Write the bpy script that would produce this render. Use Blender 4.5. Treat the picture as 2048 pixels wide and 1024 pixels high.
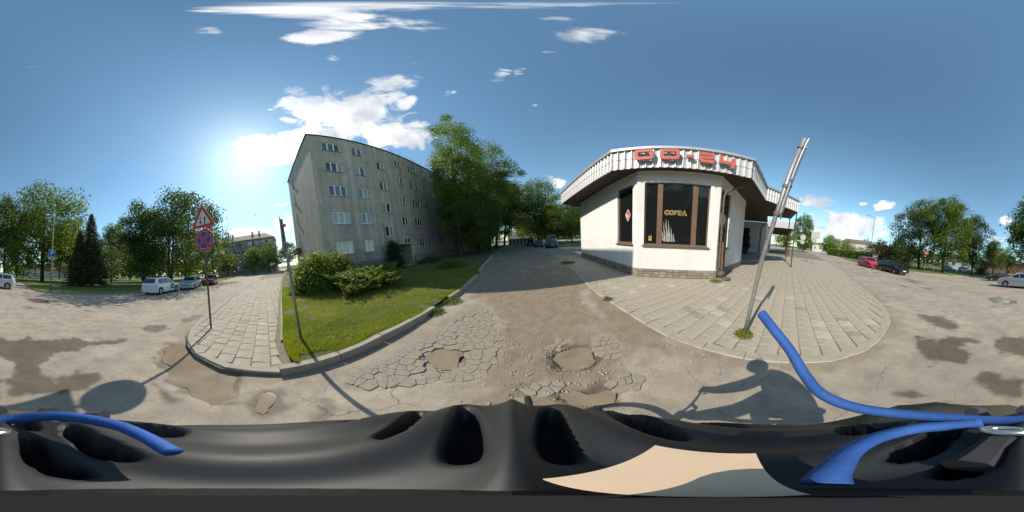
import bpy, bmesh, math, random
import numpy as np
from mathutils import Vector, Matrix, Euler

for _o in list(bpy.data.objects):
    bpy.data.objects.remove(_o)
SC = bpy.context.scene
COL = SC.collection
rnd = random.Random(7)
R = math.radians

# ------------------------------------------------------------------ camera
CAM_H = 1.8
ZEN = Vector((-0.07686, -0.09819, 0.99220)).normalized()      # world up seen in the (tilted) helmet camera's frame
TILT = ZEN.rotation_difference(Vector((0, 0, 1))).to_matrix()  # camera frame (x right, y forward, z up) -> world
cd = bpy.data.cameras.new('panorama_camera')
cam = bpy.data.objects.new('panorama_camera', cd)
COL.objects.link(cam)
cd.type = 'PANO'
try:
    cd.cycles.panorama_type = 'EQUIRECTANGULAR'
except Exception:
    pass
try:
    cd.panorama_type = 'EQUIRECTANGULAR'
except Exception:
    pass
cd.clip_start = 0.01
cd.clip_end = 3000
cam.location = (0, 0, CAM_H)
cam.rotation_euler = (TILT @ Matrix.Rotation(R(90), 3, 'X')).to_euler()
SC.camera = cam

# ------------------------------------------------------------------ sun, sky, exposure
SUN_AZ, SUN_EL = R(-89.3), R(39.6)          # azimuth from +Y towards +X
SUN_DIR = Vector((math.sin(SUN_AZ) * math.cos(SUN_EL), math.cos(SUN_AZ) * math.cos(SUN_EL), math.sin(SUN_EL)))
sd = bpy.data.lights.new('sun', 'SUN')
sd.energy = 4.2
sd.angle = R(0.53)
sd.color = (1.0, 0.90, 0.77)
sun = bpy.data.objects.new('sun', sd)
COL.objects.link(sun)
sun.rotation_euler = SUN_DIR.to_track_quat('Z', 'Y').to_euler()
SC.view_settings.view_transform = 'Standard'
try:
    SC.view_settings.look = 'None'
except Exception:
    pass
SC.view_settings.gamma = 1.0
SC.view_settings.exposure = 0.42
SC.view_settings.use_curve_mapping = False
SC.cycles.max_bounces = 6
SC.cycles.diffuse_bounces = 3
SC.cycles.glossy_bounces = 3
SC.cycles.transmission_bounces = 4
SC.cycles.transparent_max_bounces = 8
SC.cycles.sample_clamp_indirect = 6
SC.cycles.use_denoising = True

W = bpy.data.worlds.new('World')
SC.world = W
W.use_nodes = True
wn, wl = W.node_tree.nodes, W.node_tree.links
wn.clear()


def nd(tree, typ, **kw):
    n = tree.nodes.new(typ)
    for k, v in kw.items():
        setattr(n, k, v)
    return n


def azel(a, e):
    a, e = R(a), R(e)
    return Vector((math.sin(a) * math.cos(e), math.cos(a) * math.cos(e), math.sin(e)))


def build_sky():
    t = W.node_tree
    sky = nd(t, 'ShaderNodeTexSky')
    sky.sky_type = 'NISHITA'
    sky.sun_disc = False
    sky.sun_elevation = SUN_EL
    sky.sun_rotation = SUN_AZ
    sky.altitude = 50
    sky.air_density = 1.0
    sky.dust_density = .28
    sky.ozone_density = 1.0
    tc = nd(t, 'ShaderNodeTexCoord')
    D = tc.outputs['Generated']

    def math_(op, a, b=None, clamp=False):
        n = nd(t, 'ShaderNodeMath', operation=op)
        n.use_clamp = clamp
        for i, v in enumerate((a, b)):
            if v is None:
                continue
            if isinstance(v, (int, float)):
                n.inputs[i].default_value = v
            else:
                t.links.new(v, n.inputs[i])
        return n.outputs[0]

    def dot(vec):
        n = nd(t, 'ShaderNodeVectorMath', operation='DOT_PRODUCT')
        t.links.new(DW, n.inputs[0])
        n.inputs[1].default_value = vec
        return n.outputs['Value']
    # wobble the direction so cloud outlines are ragged
    nz = nd(t, 'ShaderNodeTexNoise')
    nz.inputs['Scale'].default_value = 5.0
    nz.inputs['Detail'].default_value = 5.0
    t.links.new(D, nz.inputs['Vector'])
    sub = nd(t, 'ShaderNodeVectorMath', operation='SUBTRACT')
    t.links.new(nz.outputs['Color'], sub.inputs[0])
    sub.inputs[1].default_value = (.5, .5, .5)
    sc_ = nd(t, 'ShaderNodeVectorMath', operation='SCALE')
    t.links.new(sub.outputs[0], sc_.inputs[0])
    sc_.inputs['Scale'].default_value = 0.14
    add = nd(t, 'ShaderNodeVectorMath', operation='ADD')
    t.links.new(D, add.inputs[0])
    t.links.new(sc_.outputs[0], add.inputs[1])
    DW = add.outputs[0]
    # clouds: azimuth, elevation, half width, half height, roll (degrees), density, as seen in the photograph's sky
    CL = [(-8, 79.8, 6.4, 4.6, 61, .85), (18, 80.6, 6.5, 3.0, 58, .75), (-34.7, 76, 4.8, 3.6, 30, .9), (-68.4, 84, 2, 1.6, 41, .6),
          (-58.2, 53.6, 12.5, 8.5, 12, 1.2), (-48.2, 50.5, 12, 13, 11, 1.3), (-80.1, 40.9, 13, 7, 8, 1.5), (-34.9, 40.8, 13, 8, 9, 1.2),
          (-60, 43, 14, 9, 5, 1.2),
          (-30.8, 59.1, 6.5, 5.5, 14, .95), (-30.3, 51.8, 6, 4, 11, .9), (-41.8, 68.8, 1.9, 2.2, 20, .6), (-19.2, 64.9, 3, 1.8, 16, .35),
          (3, 58.1, 2.4, 3.6, 9, .62), (8, 58.5, 2.3, 2.6, 8, .62), (29.9, 69.8, 3, 4.6, 4, .6), (26.8, 75.2, 2, 2.4, 10, .5),
          (21.2, 64.8, 2, 1.3, 7, .5), (179.6, 74.1, 2.4, 2.5, -12, .5), (105.3, 16.2, 7.5, 3.8, -7, 1.0), (116.7, 9.6, 15.5, 5.6, -7, 1.25),
          (121.8, 17.8, 2.4, 1.6, -8, .8), (129.2, 17.9, 4.4, 2.8, -8, .9), (172.8, 18.3, 3.6, 2, -5, .85), (170.7, 11.3, 7, 5.2, -5, .7),
          (-91.1, 12.3, 11.5, 4, 6, .95), (-78.4, 14.2, 5.4, 4.6, 7, .95), (-77.9, 21.2, 2.6, 1.8, 7, .6), (16.2, 18, 4, 2.6, 3, 1.0),
          (-142.2, 37.4, 6, 1.1, 0, .3), (-14, 53.5, 2, 2, 11, .5), (10.8, 46.7, 1.2, 1.0, 5, .4)]
    tot = None
    for a, e, hw, hh, roll, den in CL:
        c = azel(a, e)
        right = Vector((math.cos(R(a)), -math.sin(R(a)), 0))
        up = right.cross(c).normalized()
        q = Matrix.Rotation(R(roll), 3, c)
        right, up = q @ right, q @ up
        x = math_('DIVIDE', dot(right), math.sin(R(hw)))
        y = math_('DIVIDE', dot(up), math.sin(R(hh)))
        z = math_('GREATER_THAN', dot(c), 0.2)
        r2 = math_('ADD', math_('MULTIPLY', x, x), math_('MULTIPLY', y, y))
        g = math_('MULTIPLY', math_('SUBTRACT', 1.0, r2, True), den)
        g = math_('MULTIPLY', g, z)
        tot = g if tot is None else math_('MAXIMUM', tot, g)
    # small scale break-up
    n2 = nd(t, 'ShaderNodeTexNoise')
    n2.inputs['Scale'].default_value = 9.0
    n2.inputs['Detail'].default_value = 9.0
    n2.inputs['Roughness'].default_value = .62
    n2.inputs['Distortion'].default_value = .6
    mp = nd(t, 'ShaderNodeMapping')
    mp.inputs['Scale'].default_value = (1.0, 1.0, 1.9)
    t.links.new(D, mp.inputs['Vector'])
    t.links.new(mp.outputs[0], n2.inputs['Vector'])
    dn = math_('ADD', tot, math_('MULTIPLY', math_('SUBTRACT', n2.outputs['Fac'], .60), 2.5))
    mr = nd(t, 'ShaderNodeMapRange')
    mr.interpolation_type = 'SMOOTHSTEP'
    mr.inputs['From Min'].default_value = 0.10
    mr.inputs['From Max'].default_value = 0.62
    t.links.new(dn, mr.inputs['Value'])
    gate = math_('GREATER_THAN', tot, 0.004)
    fac = math_('MULTIPLY', math_('MULTIPLY', mr.outputs[0], gate), 0.94)
    # cloud tone: bright tops, greyer thick parts
    n3 = nd(t, 'ShaderNodeTexNoise')
    n3.inputs['Scale'].default_value = 6.0
    n3.inputs['Detail'].default_value = 6.0
    t.links.new(D, n3.inputs['Vector'])
    cr = nd(t, 'ShaderNodeValToRGB')
    cr.color_ramp.elements[0].position = .36
    cr.color_ramp.elements[0].color = (3.6, 3.9, 4.3, 1)
    cr.color_ramp.elements[1].position = .62
    cr.color_ramp.elements[1].color = (7.2, 7.1, 6.9, 1)
    t.links.new(n3.outputs['Fac'], cr.inputs['Fac'])
    mix = nd(t, 'ShaderNodeMix', data_type='RGBA')
    t.links.new(fac, mix.inputs['Factor'])
    # forward scattering: cloud seen close to the sun is lit through
    ds = nd(t, 'ShaderNodeVectorMath', operation='DOT_PRODUCT')
    t.links.new(D, ds.inputs[0])
    ds.inputs[1].default_value = SUN_DIR
    fw = math_('POWER', math_('MAXIMUM', ds.outputs['Value'], 0.0), 26.0)
    fw = math_('ADD', math_('MULTIPLY', fw, 2.6), 1.0)
    cl = nd(t, 'ShaderNodeVectorMath', operation='SCALE')
    t.links.new(cr.outputs['Color'], cl.inputs[0])
    t.links.new(fw, cl.inputs['Scale'])
    wb = nd(t, 'ShaderNodeVectorMath', operation='MULTIPLY')          # the camera's white balance leans to cyan
    t.links.new(sky.outputs['Color'], wb.inputs[0])
    wb.inputs[1].default_value = (.85, 1.07, 1.02)
    t.links.new(wb.outputs[0], mix.inputs['A'])
    t.links.new(cl.outputs[0], mix.inputs['B'])
    bg = nd(t, 'ShaderNodeBackground')
    bg.inputs['Strength'].default_value = 0.135
    t.links.new(mix.outputs['Result'], bg.inputs['Color'])
    out = nd(t, 'ShaderNodeOutputWorld')
    t.links.new(bg.outputs[0], out.inputs['Surface'])


build_sky()

# ------------------------------------------------------------------ helpers


class MB:
    """collects faces for one mesh"""

    def __init__(self):
        self.v, self.f, self.m = [], [], []

    def add(self, vs, fs, mi=0):
        b = len(self.v)
        self.v += [tuple(p) for p in vs]
        for f in fs:
            self.f.append(tuple(b + i for i in f))
            self.m.append(mi)
        return self

    def box(self, c, s, rz=0, mi=0, tilt=None):
        hx, hy, hz = s[0] / 2, s[1] / 2, s[2] / 2
        ca, sa = math.cos(rz), math.sin(rz)
        vs = []
        for z in (-hz, hz):
            for x, y in ((-hx, -hy), (hx, -hy), (hx, hy), (-hx, hy)):
                vs.append((c[0] + x * ca - y * sa, c[1] + x * sa + y * ca, c[2] + z))
        return self.add(vs, [(3, 2, 1, 0), (4, 5, 6, 7), (0, 1, 5, 4), (1, 2, 6, 5), (2, 3, 7, 6), (3, 0, 4, 7)], mi)

    def prism(self, poly, z0, z1, mi=0):
        n = len(poly)
        vs = [(p[0], p[1], z0) for p in poly] + [(p[0], p[1], z1) for p in poly]
        fs = [tuple(range(n - 1, -1, -1)), tuple(range(n, 2 * n))]
        fs += [(i, (i + 1) % n, n + (i + 1) % n, n + i) for i in range(n)]
        return self.add(vs, fs, mi)

    def tube(self, path, rad, n=8, mi=0, cap=True):
        path = [Vector(p) for p in path]
        rads = rad if isinstance(rad, (list, tuple)) else [rad] * len(path)
        rings = []
        prev = None
        for i, p in enumerate(path):
            d = (path[min(i + 1, len(path) - 1)] - path[max(i - 1, 0)]).normalized()
            if prev is None:
                ref = Vector((0, 0, 1)) if abs(d.z) < .9 else Vector((1, 0, 0))
                a = d.cross(ref).normalized()
            else:
                a = (prev - d * prev.dot(d)).normalized()
            prev = a
            b = d.cross(a)
            rings.append([p + (a * math.cos(2 * math.pi * k / n) + b * math.sin(2 * math.pi * k / n)) * rads[i] for k in range(n)])
        vs = [q for r_ in rings for q in r_]
        fs = []
        for i in range(len(path) - 1):
            for k in range(n):
                fs.append((i * n + k, i * n + (k + 1) % n, (i + 1) * n + (k + 1) % n, (i + 1) * n + k))
        if cap:
            fs.append(tuple(range(n - 1, -1, -1)))
            fs.append(tuple((len(path) - 1) * n + k for k in range(n)))
        return self.add(vs, fs, mi)

    def disc(self, c, nrm, r, th, n=24, mi=0, mi_back=None):
        nrm = Vector(nrm).normalized()
        ref = Vector((0, 0, 1)) if abs(nrm.z) < .9 else Vector((1, 0, 0))
        a = ref.cross(nrm).normalized()
        b = nrm.cross(a)
        c = Vector(c)
        vs = [c + nrm * o + (a * math.cos(2 * math.pi * k / n) + b * math.sin(2 * math.pi * k / n)) * r for o in (-th / 2, th / 2) for k in range(n)]
        self.add(vs, [tuple(range(n - 1, -1, -1))] + [(k, (k + 1) % n, n + (k + 1) % n, n + k) for k in range(n)], mi if mi_back is None else mi_back)
        b0 = len(self.v) - 2 * n
        self.f.append(tuple(b0 + n + k for k in range(n)))
        self.m.append(mi)
        return self

    def ell(self, c, r, nu=12, nv=8, mi=0, jit=0.0):
        vs = [(c[0], c[1], c[2] + r[2])]
        for j in range(1, nv):
            th = math.pi * j / nv
            for i in range(nu):
                ph = 2 * math.pi * i / nu
                k = 1 + rnd.uniform(-jit, jit)
                vs.append((c[0] + r[0] * math.sin(th) * math.cos(ph) * k, c[1] + r[1] * math.sin(th) * math.sin(ph) * k, c[2] + r[2] * math.cos(th) * k))
        vs.append((c[0], c[1], c[2] - r[2]))
        fs = [(0, 1 + i, 1 + (i + 1) % nu) for i in range(nu)]
        for j in range(nv - 2):
            for i in range(nu):
                a = 1 + j * nu + i
                b = 1 + j * nu + (i + 1) % nu
                fs.append((a, a + nu, b + nu, b))
        L = len(vs) - 1
        fs += [(L, 1 + (nv - 2) * nu + (i + 1) % nu, 1 + (nv - 2) * nu + i) for i in range(nu)]
        return self.add(vs, fs, mi)

    def mesh(self, name, mats=(), smooth=False):
        me = bpy.data.meshes.new(name)
        me.from_pydata(self.v, [], self.f)
        for m in mats:
            me.materials.append(m)
        if len(mats) > 1:
            me.polygons.foreach_set('material_index', self.m)
        if smooth:
            me.polygons.foreach_set('use_smooth', [True] * len(me.polygons))
        me.update()
        return me


def link(name, data, parent=None, loc=None, rot=None):
    o = bpy.data.objects.new(name, data)
    COL.objects.link(o)
    if parent is not None:
        o.parent = parent
    if loc is not None:
        o.location = loc
    if rot is not None:
        o.rotation_euler = rot
    return o


def tag(o, label=None, cat=None, group=None, kind=None):
    if label:
        o['label'] = label
    if cat:
        o['category'] = cat
    if group:
        o['group'] = group
    if kind:
        o['kind'] = kind
    return o


def obj(name, mb, mats, parent=None, loc=None, rot=None, smooth=False, label=None, cat=None, group=None, kind=None):
    if not isinstance(mats, (list, tuple)):
        mats = [mats]
    me = mb.mesh(name, mats, smooth) if isinstance(mb, MB) else mb
    return tag(link(name, me, parent, loc, rot), label, cat, group, kind)


def thing(name, label, cat, loc=(0, 0, 0), rz=0, group=None):
    return tag(link(name, None, None, loc, (0, 0, rz)), label, cat, group)


# ------------------------------------------------------------------ materials
MATS = {}


def mat(name, col, rough=.8, metal=0.0, var=.12, scale=6.0, bump=0.0, bscale=60.0, spec=.4, col2=None, coat=0.0, streak=0.0):
    if name in MATS:
        return MATS[name]
    m = bpy.data.materials.new(name)
    m.use_nodes = True
    t = m.node_tree
    b = t.nodes['Principled BSDF']
    b.inputs['Roughness'].default_value = rough
    b.inputs['Metallic'].default_value = metal
    b.inputs['Specular IOR Level'].default_value = spec
    if coat:
        b.inputs['Coat Weight'].default_value = coat
        b.inputs['Coat Roughness'].default_value = .05
    tc = nd(t, 'ShaderNodeTexCoord')
    nz = nd(t, 'ShaderNodeTexNoise')
    nz.inputs['Scale'].default_value = scale
    nz.inputs['Detail'].default_value = 6
    nz.inputs['Roughness'].default_value = .6
    t.links.new(tc.outputs['Object'], nz.inputs['Vector'])
    mx = nd(t, 'ShaderNodeMix', data_type='RGBA')
    mr = nd(t, 'ShaderNodeMapRange')
    mr.inputs['From Min'].default_value = .3
    mr.inputs['From Max'].default_value = .7
    t.links.new(nz.outputs['Fac'], mr.inputs['Value'])
    t.links.new(mr.outputs[0], mx.inputs['Factor'])
    c2 = col2 or tuple(min(1, c * (1 + var)) for c in col)
    c1 = tuple(c * (1 - var) for c in col)
    mx.inputs['A'].default_value = (*c1, 1)
    mx.inputs['B'].default_value = (*c2, 1)
    col_out = mx.outputs['Result']
    if streak:                                        # grime washed down by rain
        sm_ = nd(t, 'ShaderNodeMapping')
        sm_.inputs['Scale'].default_value = (1.1, 1.1, .30)
        t.links.new(tc.outputs['Object'], sm_.inputs['Vector'])
        ns = nd(t, 'ShaderNodeTexNoise')
        ns.inputs['Scale'].default_value = 1.3
        ns.inputs['Detail'].default_value = 7
        ns.inputs['Roughness'].default_value = .65
        t.links.new(sm_.outputs[0], ns.inputs['Vector'])
        ms = nd(t, 'ShaderNodeMapRange')
        ms.inputs['From Min'].default_value = .38
        ms.inputs['From Max'].default_value = .62
        ms.inputs['To Min'].default_value = 1 - streak
        ms.inputs['To Max'].default_value = 1.0
        t.links.new(ns.outputs['Fac'], ms.inputs['Value'])
        sc2 = nd(t, 'ShaderNodeVectorMath', operation='SCALE')
        t.links.new(col_out, sc2.inputs[0])
        t.links.new(ms.outputs[0], sc2.inputs['Scale'])
        col_out = sc2.outputs[0]
    t.links.new(col_out, b.inputs['Base Color'])
    if bump:
        n2 = nd(t, 'ShaderNodeTexNoise')
        n2.inputs['Scale'].default_value = bscale
        n2.inputs['Detail'].default_value = 4
        t.links.new(tc.outputs['Object'], n2.inputs['Vector'])
        bp = nd(t, 'ShaderNodeBump')
        bp.inputs['Strength'].default_value = bump
        bp.inputs['Distance'].default_value = .02
        t.links.new(n2.outputs['Fac'], bp.inputs['Height'])
        t.links.new(bp.outputs[0], b.inputs['Normal'])
    MATS[name] = m
    return m


def leaf_mat(name, c_dark, c_light, trans=.35, rough=.55):
    """foliage: every leaf its own green, some light passing through"""
    if name in MATS:
        return MATS[name]
    m = bpy.data.materials.new(name)
    m.use_nodes = True
    t = m.node_tree
    t.nodes.clear()
    at = nd(t, 'ShaderNodeAttribute', attribute_name='tint')
    mx = nd(t, 'ShaderNodeMix', data_type='RGBA')
    t.links.new(at.outputs['Fac'], mx.inputs['Factor'])
    mx.inputs['A'].default_value = (*c_dark, 1)
    mx.inputs['B'].default_value = (*c_light, 1)
    b = nd(t, 'ShaderNodeBsdfPrincipled')
    b.inputs['Roughness'].default_value = rough
    b.inputs['Specular IOR Level'].default_value = .3
    t.links.new(mx.outputs['Result'], b.inputs['Base Color'])
    tr = nd(t, 'ShaderNodeBsdfTranslucent')
    hs = nd(t, 'ShaderNodeHueSaturation')
    hs.inputs['Hue'].default_value = .485
    hs.inputs['Saturation'].default_value = 1.1
    hs.inputs['Value'].default_value = 1.5
    t.links.new(mx.outputs['Result'], hs.inputs['Color'])
    t.links.new(hs.outputs[0], tr.inputs['Color'])
    ms = nd(t, 'ShaderNodeMixShader')
    ms.inputs[0].default_value = trans
    t.links.new(b.outputs[0], ms.inputs[1])
    t.links.new(tr.outputs[0], ms.inputs[2])
    out = nd(t, 'ShaderNodeOutputMaterial')
    t.links.new(ms.outputs[0], out.inputs['Surface'])
    MATS[name] = m
    return m


def in_poly(P, poly):
    """P: (n,2) array -> bool array"""
    P = np.asarray(P, float)
    x, y = P[:, 0], P[:, 1]
    c = np.zeros(len(P), bool)
    n = len(poly)
    for i in range(n):
        x1, y1 = poly[i]
        x2, y2 = poly[(i + 1) % n]
        if y1 == y2:
            continue
        hit = ((y1 > y) != (y2 > y)) & (x < (x2 - x1) * (y - y1) / (y2 - y1) + x1)
        c ^= hit
    return c


def seg_dist(P, poly, closed=True):
    P = np.asarray(P, float)
    best = np.full(len(P), 1e9)
    n = len(poly)
    for i in range(n if closed else n - 1):
        a = np.array(poly[i], float)
        b = np.array(poly[(i + 1) % n], float)
        ab = b - a
        t = np.clip(((P - a) @ ab) / max(1e-9, ab @ ab), 0, 1)
        d = np.hypot(*(P - (a + t[:, None] * ab)).T)
        best = np.minimum(best, d)
    return best


def signed(P, poly):
    d = seg_dist(P, poly)
    return np.where(in_poly(P, poly), d, -d)


_pr = np.random.RandomState(5)
_GR = _pr.rand(64, 64)


def vnoise(x, y, f):
    """tileable value noise, 0..1"""
    x, y = np.asarray(x) * f, np.asarray(y) * f
    xi, yi = np.floor(x).astype(int), np.floor(y).astype(int)
    u, v = x - xi, y - yi
    u, v = u * u * (3 - 2 * u), v * v * (3 - 2 * v)
    g = lambda a, b: _GR[a % 64, b % 64]
    return (g(xi, yi) * (1 - u) + g(xi + 1, yi) * u) * (1 - v) + (g(xi, yi + 1) * (1 - u) + g(xi + 1, yi + 1) * u) * v


def fbm(x, y, f, o=4):
    s, a, t = 0, 1, 0
    for k in range(o):
        s = s + a * vnoise(np.asarray(x) + 17.3 * k, np.asarray(y) - 9.1 * k, f * 2 ** k)
        t += a
        a *= .5
    return s / t

# ================================================================== the ground
STAIN = {
'wet1': [(3.05, -4.31), (2.95, -4.64), (2.25, -4.75), (1.69, -4.46), (1.55, -4.21), (1.77, -3.98), (2.17, -4.0)] ,
'wet2': [(2.0, -2.98), (1.81, -3.0), (1.55, -3.08), (1.56, -3.55), (1.06, -3.9), (0.89, -3.55), (1.15, -3.18), (0.91, -2.98), (0.82, -2.86), (0.79, -2.55), (1.14, -2.46), (1.26, -2.2), (1.48, -2.34)] ,
'wet3': [(0.44, -3.79), (0.31, -4.14), (-0.05, -4.31), (-0.42, -4.18), (-0.91, -4.26), (-1.5, -4.03), (-2.16, -4.23), (-2.17, -3.7), (-3.06, -3.22), (-2.82, -3.05), (-2.42, -3.21), (-1.66, -3.23), (-1.02, -3.09), (-0.76, -2.8), (-0.7, -2.53), (-0.81, -2.26), (-0.86, -1.88), (-0.46, -1.89), (-0.15, -1.81), (-0.15, -2.24), (-0.43, -2.48), (-0.5, -2.99), (-0.15, -3.19), (0.21, -3.26), (0.36, -3.49)] ,
'wet4': [(0.39, -2.16), (0.35, -2.38), (0.17, -2.33), (-0.15, -2.36), (-0.21, -1.81), (0.18, -1.84)] ,
'wet5': [(0.96, -1.4), (0.94, -1.5), (0.77, -1.54), (0.62, -1.53), (0.54, -1.58), (0.41, -1.57), (0.31, -1.57), (0.31, -1.49), (0.53, -1.36), (0.62, -1.47), (0.76, -1.48)] ,
'wet6': [(-1.91, -11.41), (-2.96, -12.06), (-3.92, -10.65), (-3.09, -9.91), (-2.17, -10.06)] ,
'wet6b': [(-1.07, -8.54), (-1.77, -8.77), (-2.16, -8.14), (-1.65, -8.12)] ,
'wet7': [(-4.08, -3.52), (-4.55, -3.55), (-4.79, -3.1), (-4.52, -2.74), (-3.99, -2.91)] ,
'wet8': [(-5.57, -2.89), (-6.22, -2.81), (-6.79, -2.31), (-5.68, -2.38), (-5.24, -2.57)] ,
'wet9': [(-0.88, -2.24), (-1.26, -2.42), (-1.56, -2.19), (-1.45, -1.96), (-1.13, -1.87), (-0.9, -1.98)] ,
'wet10': [(-4.12, -7.33), (-4.59, -7.39), (-4.41, -6.78), (-3.98, -6.75)] ,
'wet11': [(9.42, -11.02), (8.13, -11.23), (7.61, -10.34), (8.74, -10.43)] ,
'wet12': [(6.63, -9.35), (5.88, -9.87), (5.63, -9.09), (6.19, -9.03)] ,
'wet13': [(1.45, -7.59), (1.12, -8.05), (1.11, -7.57)] ,
'wet14': [(-1.95, -1.56), (-1.65, -1.12), (-1.65, -0.83), (-1.74, -0.24), (-1.6, 0.03), (-1.43, -0.07), (-1.62, -0.33), (-1.62, -0.71), (-1.55, -1.06)] ,
'wet15': [(-1.24, 0.24), (-1.53, 0.45), (-1.5, 0.51), (-1.16, 0.3)] ,
'pud1': [(-3.0, -1.97), (-3.37, -2.01), (-3.49, -1.7), (-3.06, -1.39), (-2.61, -0.74), (-2.38, -0.51), (-1.85, -0.46), (-1.75, -0.6), (-1.85, -0.92), (-2.1, -1.25), (-2.46, -1.59)] ,
'pud2': [(-1.84, -0.18), (-1.88, -0.03), (-1.71, -0.01), (-1.47, -0.07), (-1.44, -0.17)] ,
'pud3': [(-1.33, 2.03), (-1.25, 2.19), (-0.97, 2.18), (-0.82, 2.04), (-0.86, 1.79), (-1.08, 1.7), (-1.26, 1.83)] ,
'pud4': [(0.45, 1.93), (0.62, 2.07), (0.88, 2.06), (0.96, 1.84), (0.83, 1.67), (0.61, 1.65), (0.45, 1.69)] ,
'pud5': [(0.32, 1.18), (0.49, 1.23), (0.67, 1.16), (0.73, 1.02), (0.65, 0.93), (0.37, 1.07)] ,
'pud6': [(1.85, -9.75), (1.53, -10.64), (0.2, -9.56), (0.78, -8.8), (1.41, -9.01)] ,
'pud7': [(-7.67, -2.15), (-8.87, -1.98), (-9.86, -1.72), (-8.7, -1.81), (-7.55, -1.94)] ,
'pud8': [(-15.08, -1.8), (-16.31, -1.23), (-19.6, -0.13), (-15.5, -0.71), (-13.68, -1.15)] ,
'pud9': [(-11.76, -2.17), (-12.34, -1.81), (-11.8, -1.66), (-11.27, -2.01)] ,
'pud10': [(-20.21, -0.07), (-23.54, 0.6), (-21.16, 0.39)] ,
'crkL': [(-1.65, 0.74), (-1.82, 1.07), (-1.76, 1.57), (-1.71, 2.15), (-1.56, 2.84), (-1.45, 3.83), (-1.03, 4.38), (-0.61, 3.84), (-0.31, 2.58), (-0.37, 1.77), (-0.62, 1.48), (-0.97, 1.46), (-1.2, 1.12), (-1.38, 0.87)] ,
'crkR': [(0.95, 2.04), (1.38, 2.26), (1.36, 1.81), (1.22, 1.56), (1.05, 1.5), (0.98, 1.68)] ,
'crkR2': [(0.8, 1.18), (1.09, 1.26), (1.09, 1.06), (0.94, 0.89), (0.82, 0.95)] ,
'crkM': [(-0.11, 1.11), (-0.06, 1.32), (0.18, 1.49), (0.36, 1.38), (0.34, 1.23), (0.17, 1.12)] ,
'crkM2': [(0.42, 2.29), (0.71, 2.44), (0.71, 2.19), (0.45, 2.13)] ,
'dirt': [(-1.84, 5.63), (-0.67, 7.35), (2.93, 6.19), (2.58, 4.85), (2.37, 4.0), (2.35, 2.82), (2.17, 1.87), (2.1, 1.27), (2.15, 0.85), (2.1, 0.43), (1.95, 0.33), (1.66, 0.63), (1.71, 1.05), (1.68, 1.34), (1.36, 1.81), (1.41, 2.49), (1.19, 1.53), (0.86, 1.19), (0.82, 0.79), (-0.22, 0.98), (-0.41, 1.2), (-0.36, 1.71), (-0.3, 2.41), (-0.56, 3.42), (-0.8, 4.29)] ,
'light1': [(2.02, 4.75), (2.36, 4.8), (1.92, 3.5), (1.8, 2.74), (1.73, 2.51), (1.59, 2.61), (1.77, 3.23), (1.71, 3.81)] ,
}
for _i in range(34):                                   # further small damp patches and patched holes scattered along the main road
    if _i < 20:
        _x = rnd.uniform(6, 48)
        _y = -5.6 - (_x - 8) * .21 - rnd.uniform(.8, 8)
    else:
        _x = rnd.uniform(-24, -5)
        _y = rnd.uniform(-7.5, -3.2) - .02 * _x
    _a, _b = rnd.uniform(.25, .9), rnd.uniform(.1, .3)
    STAIN['wet_s%d' % _i] = [(_x + _a * math.cos(k * .785) * rnd.uniform(.7, 1.2), _y + _b * math.sin(k * .785) * rnd.uniform(.7, 1.2) - .2 * _a * math.cos(k * .785)) for k in range(8)]


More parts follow.
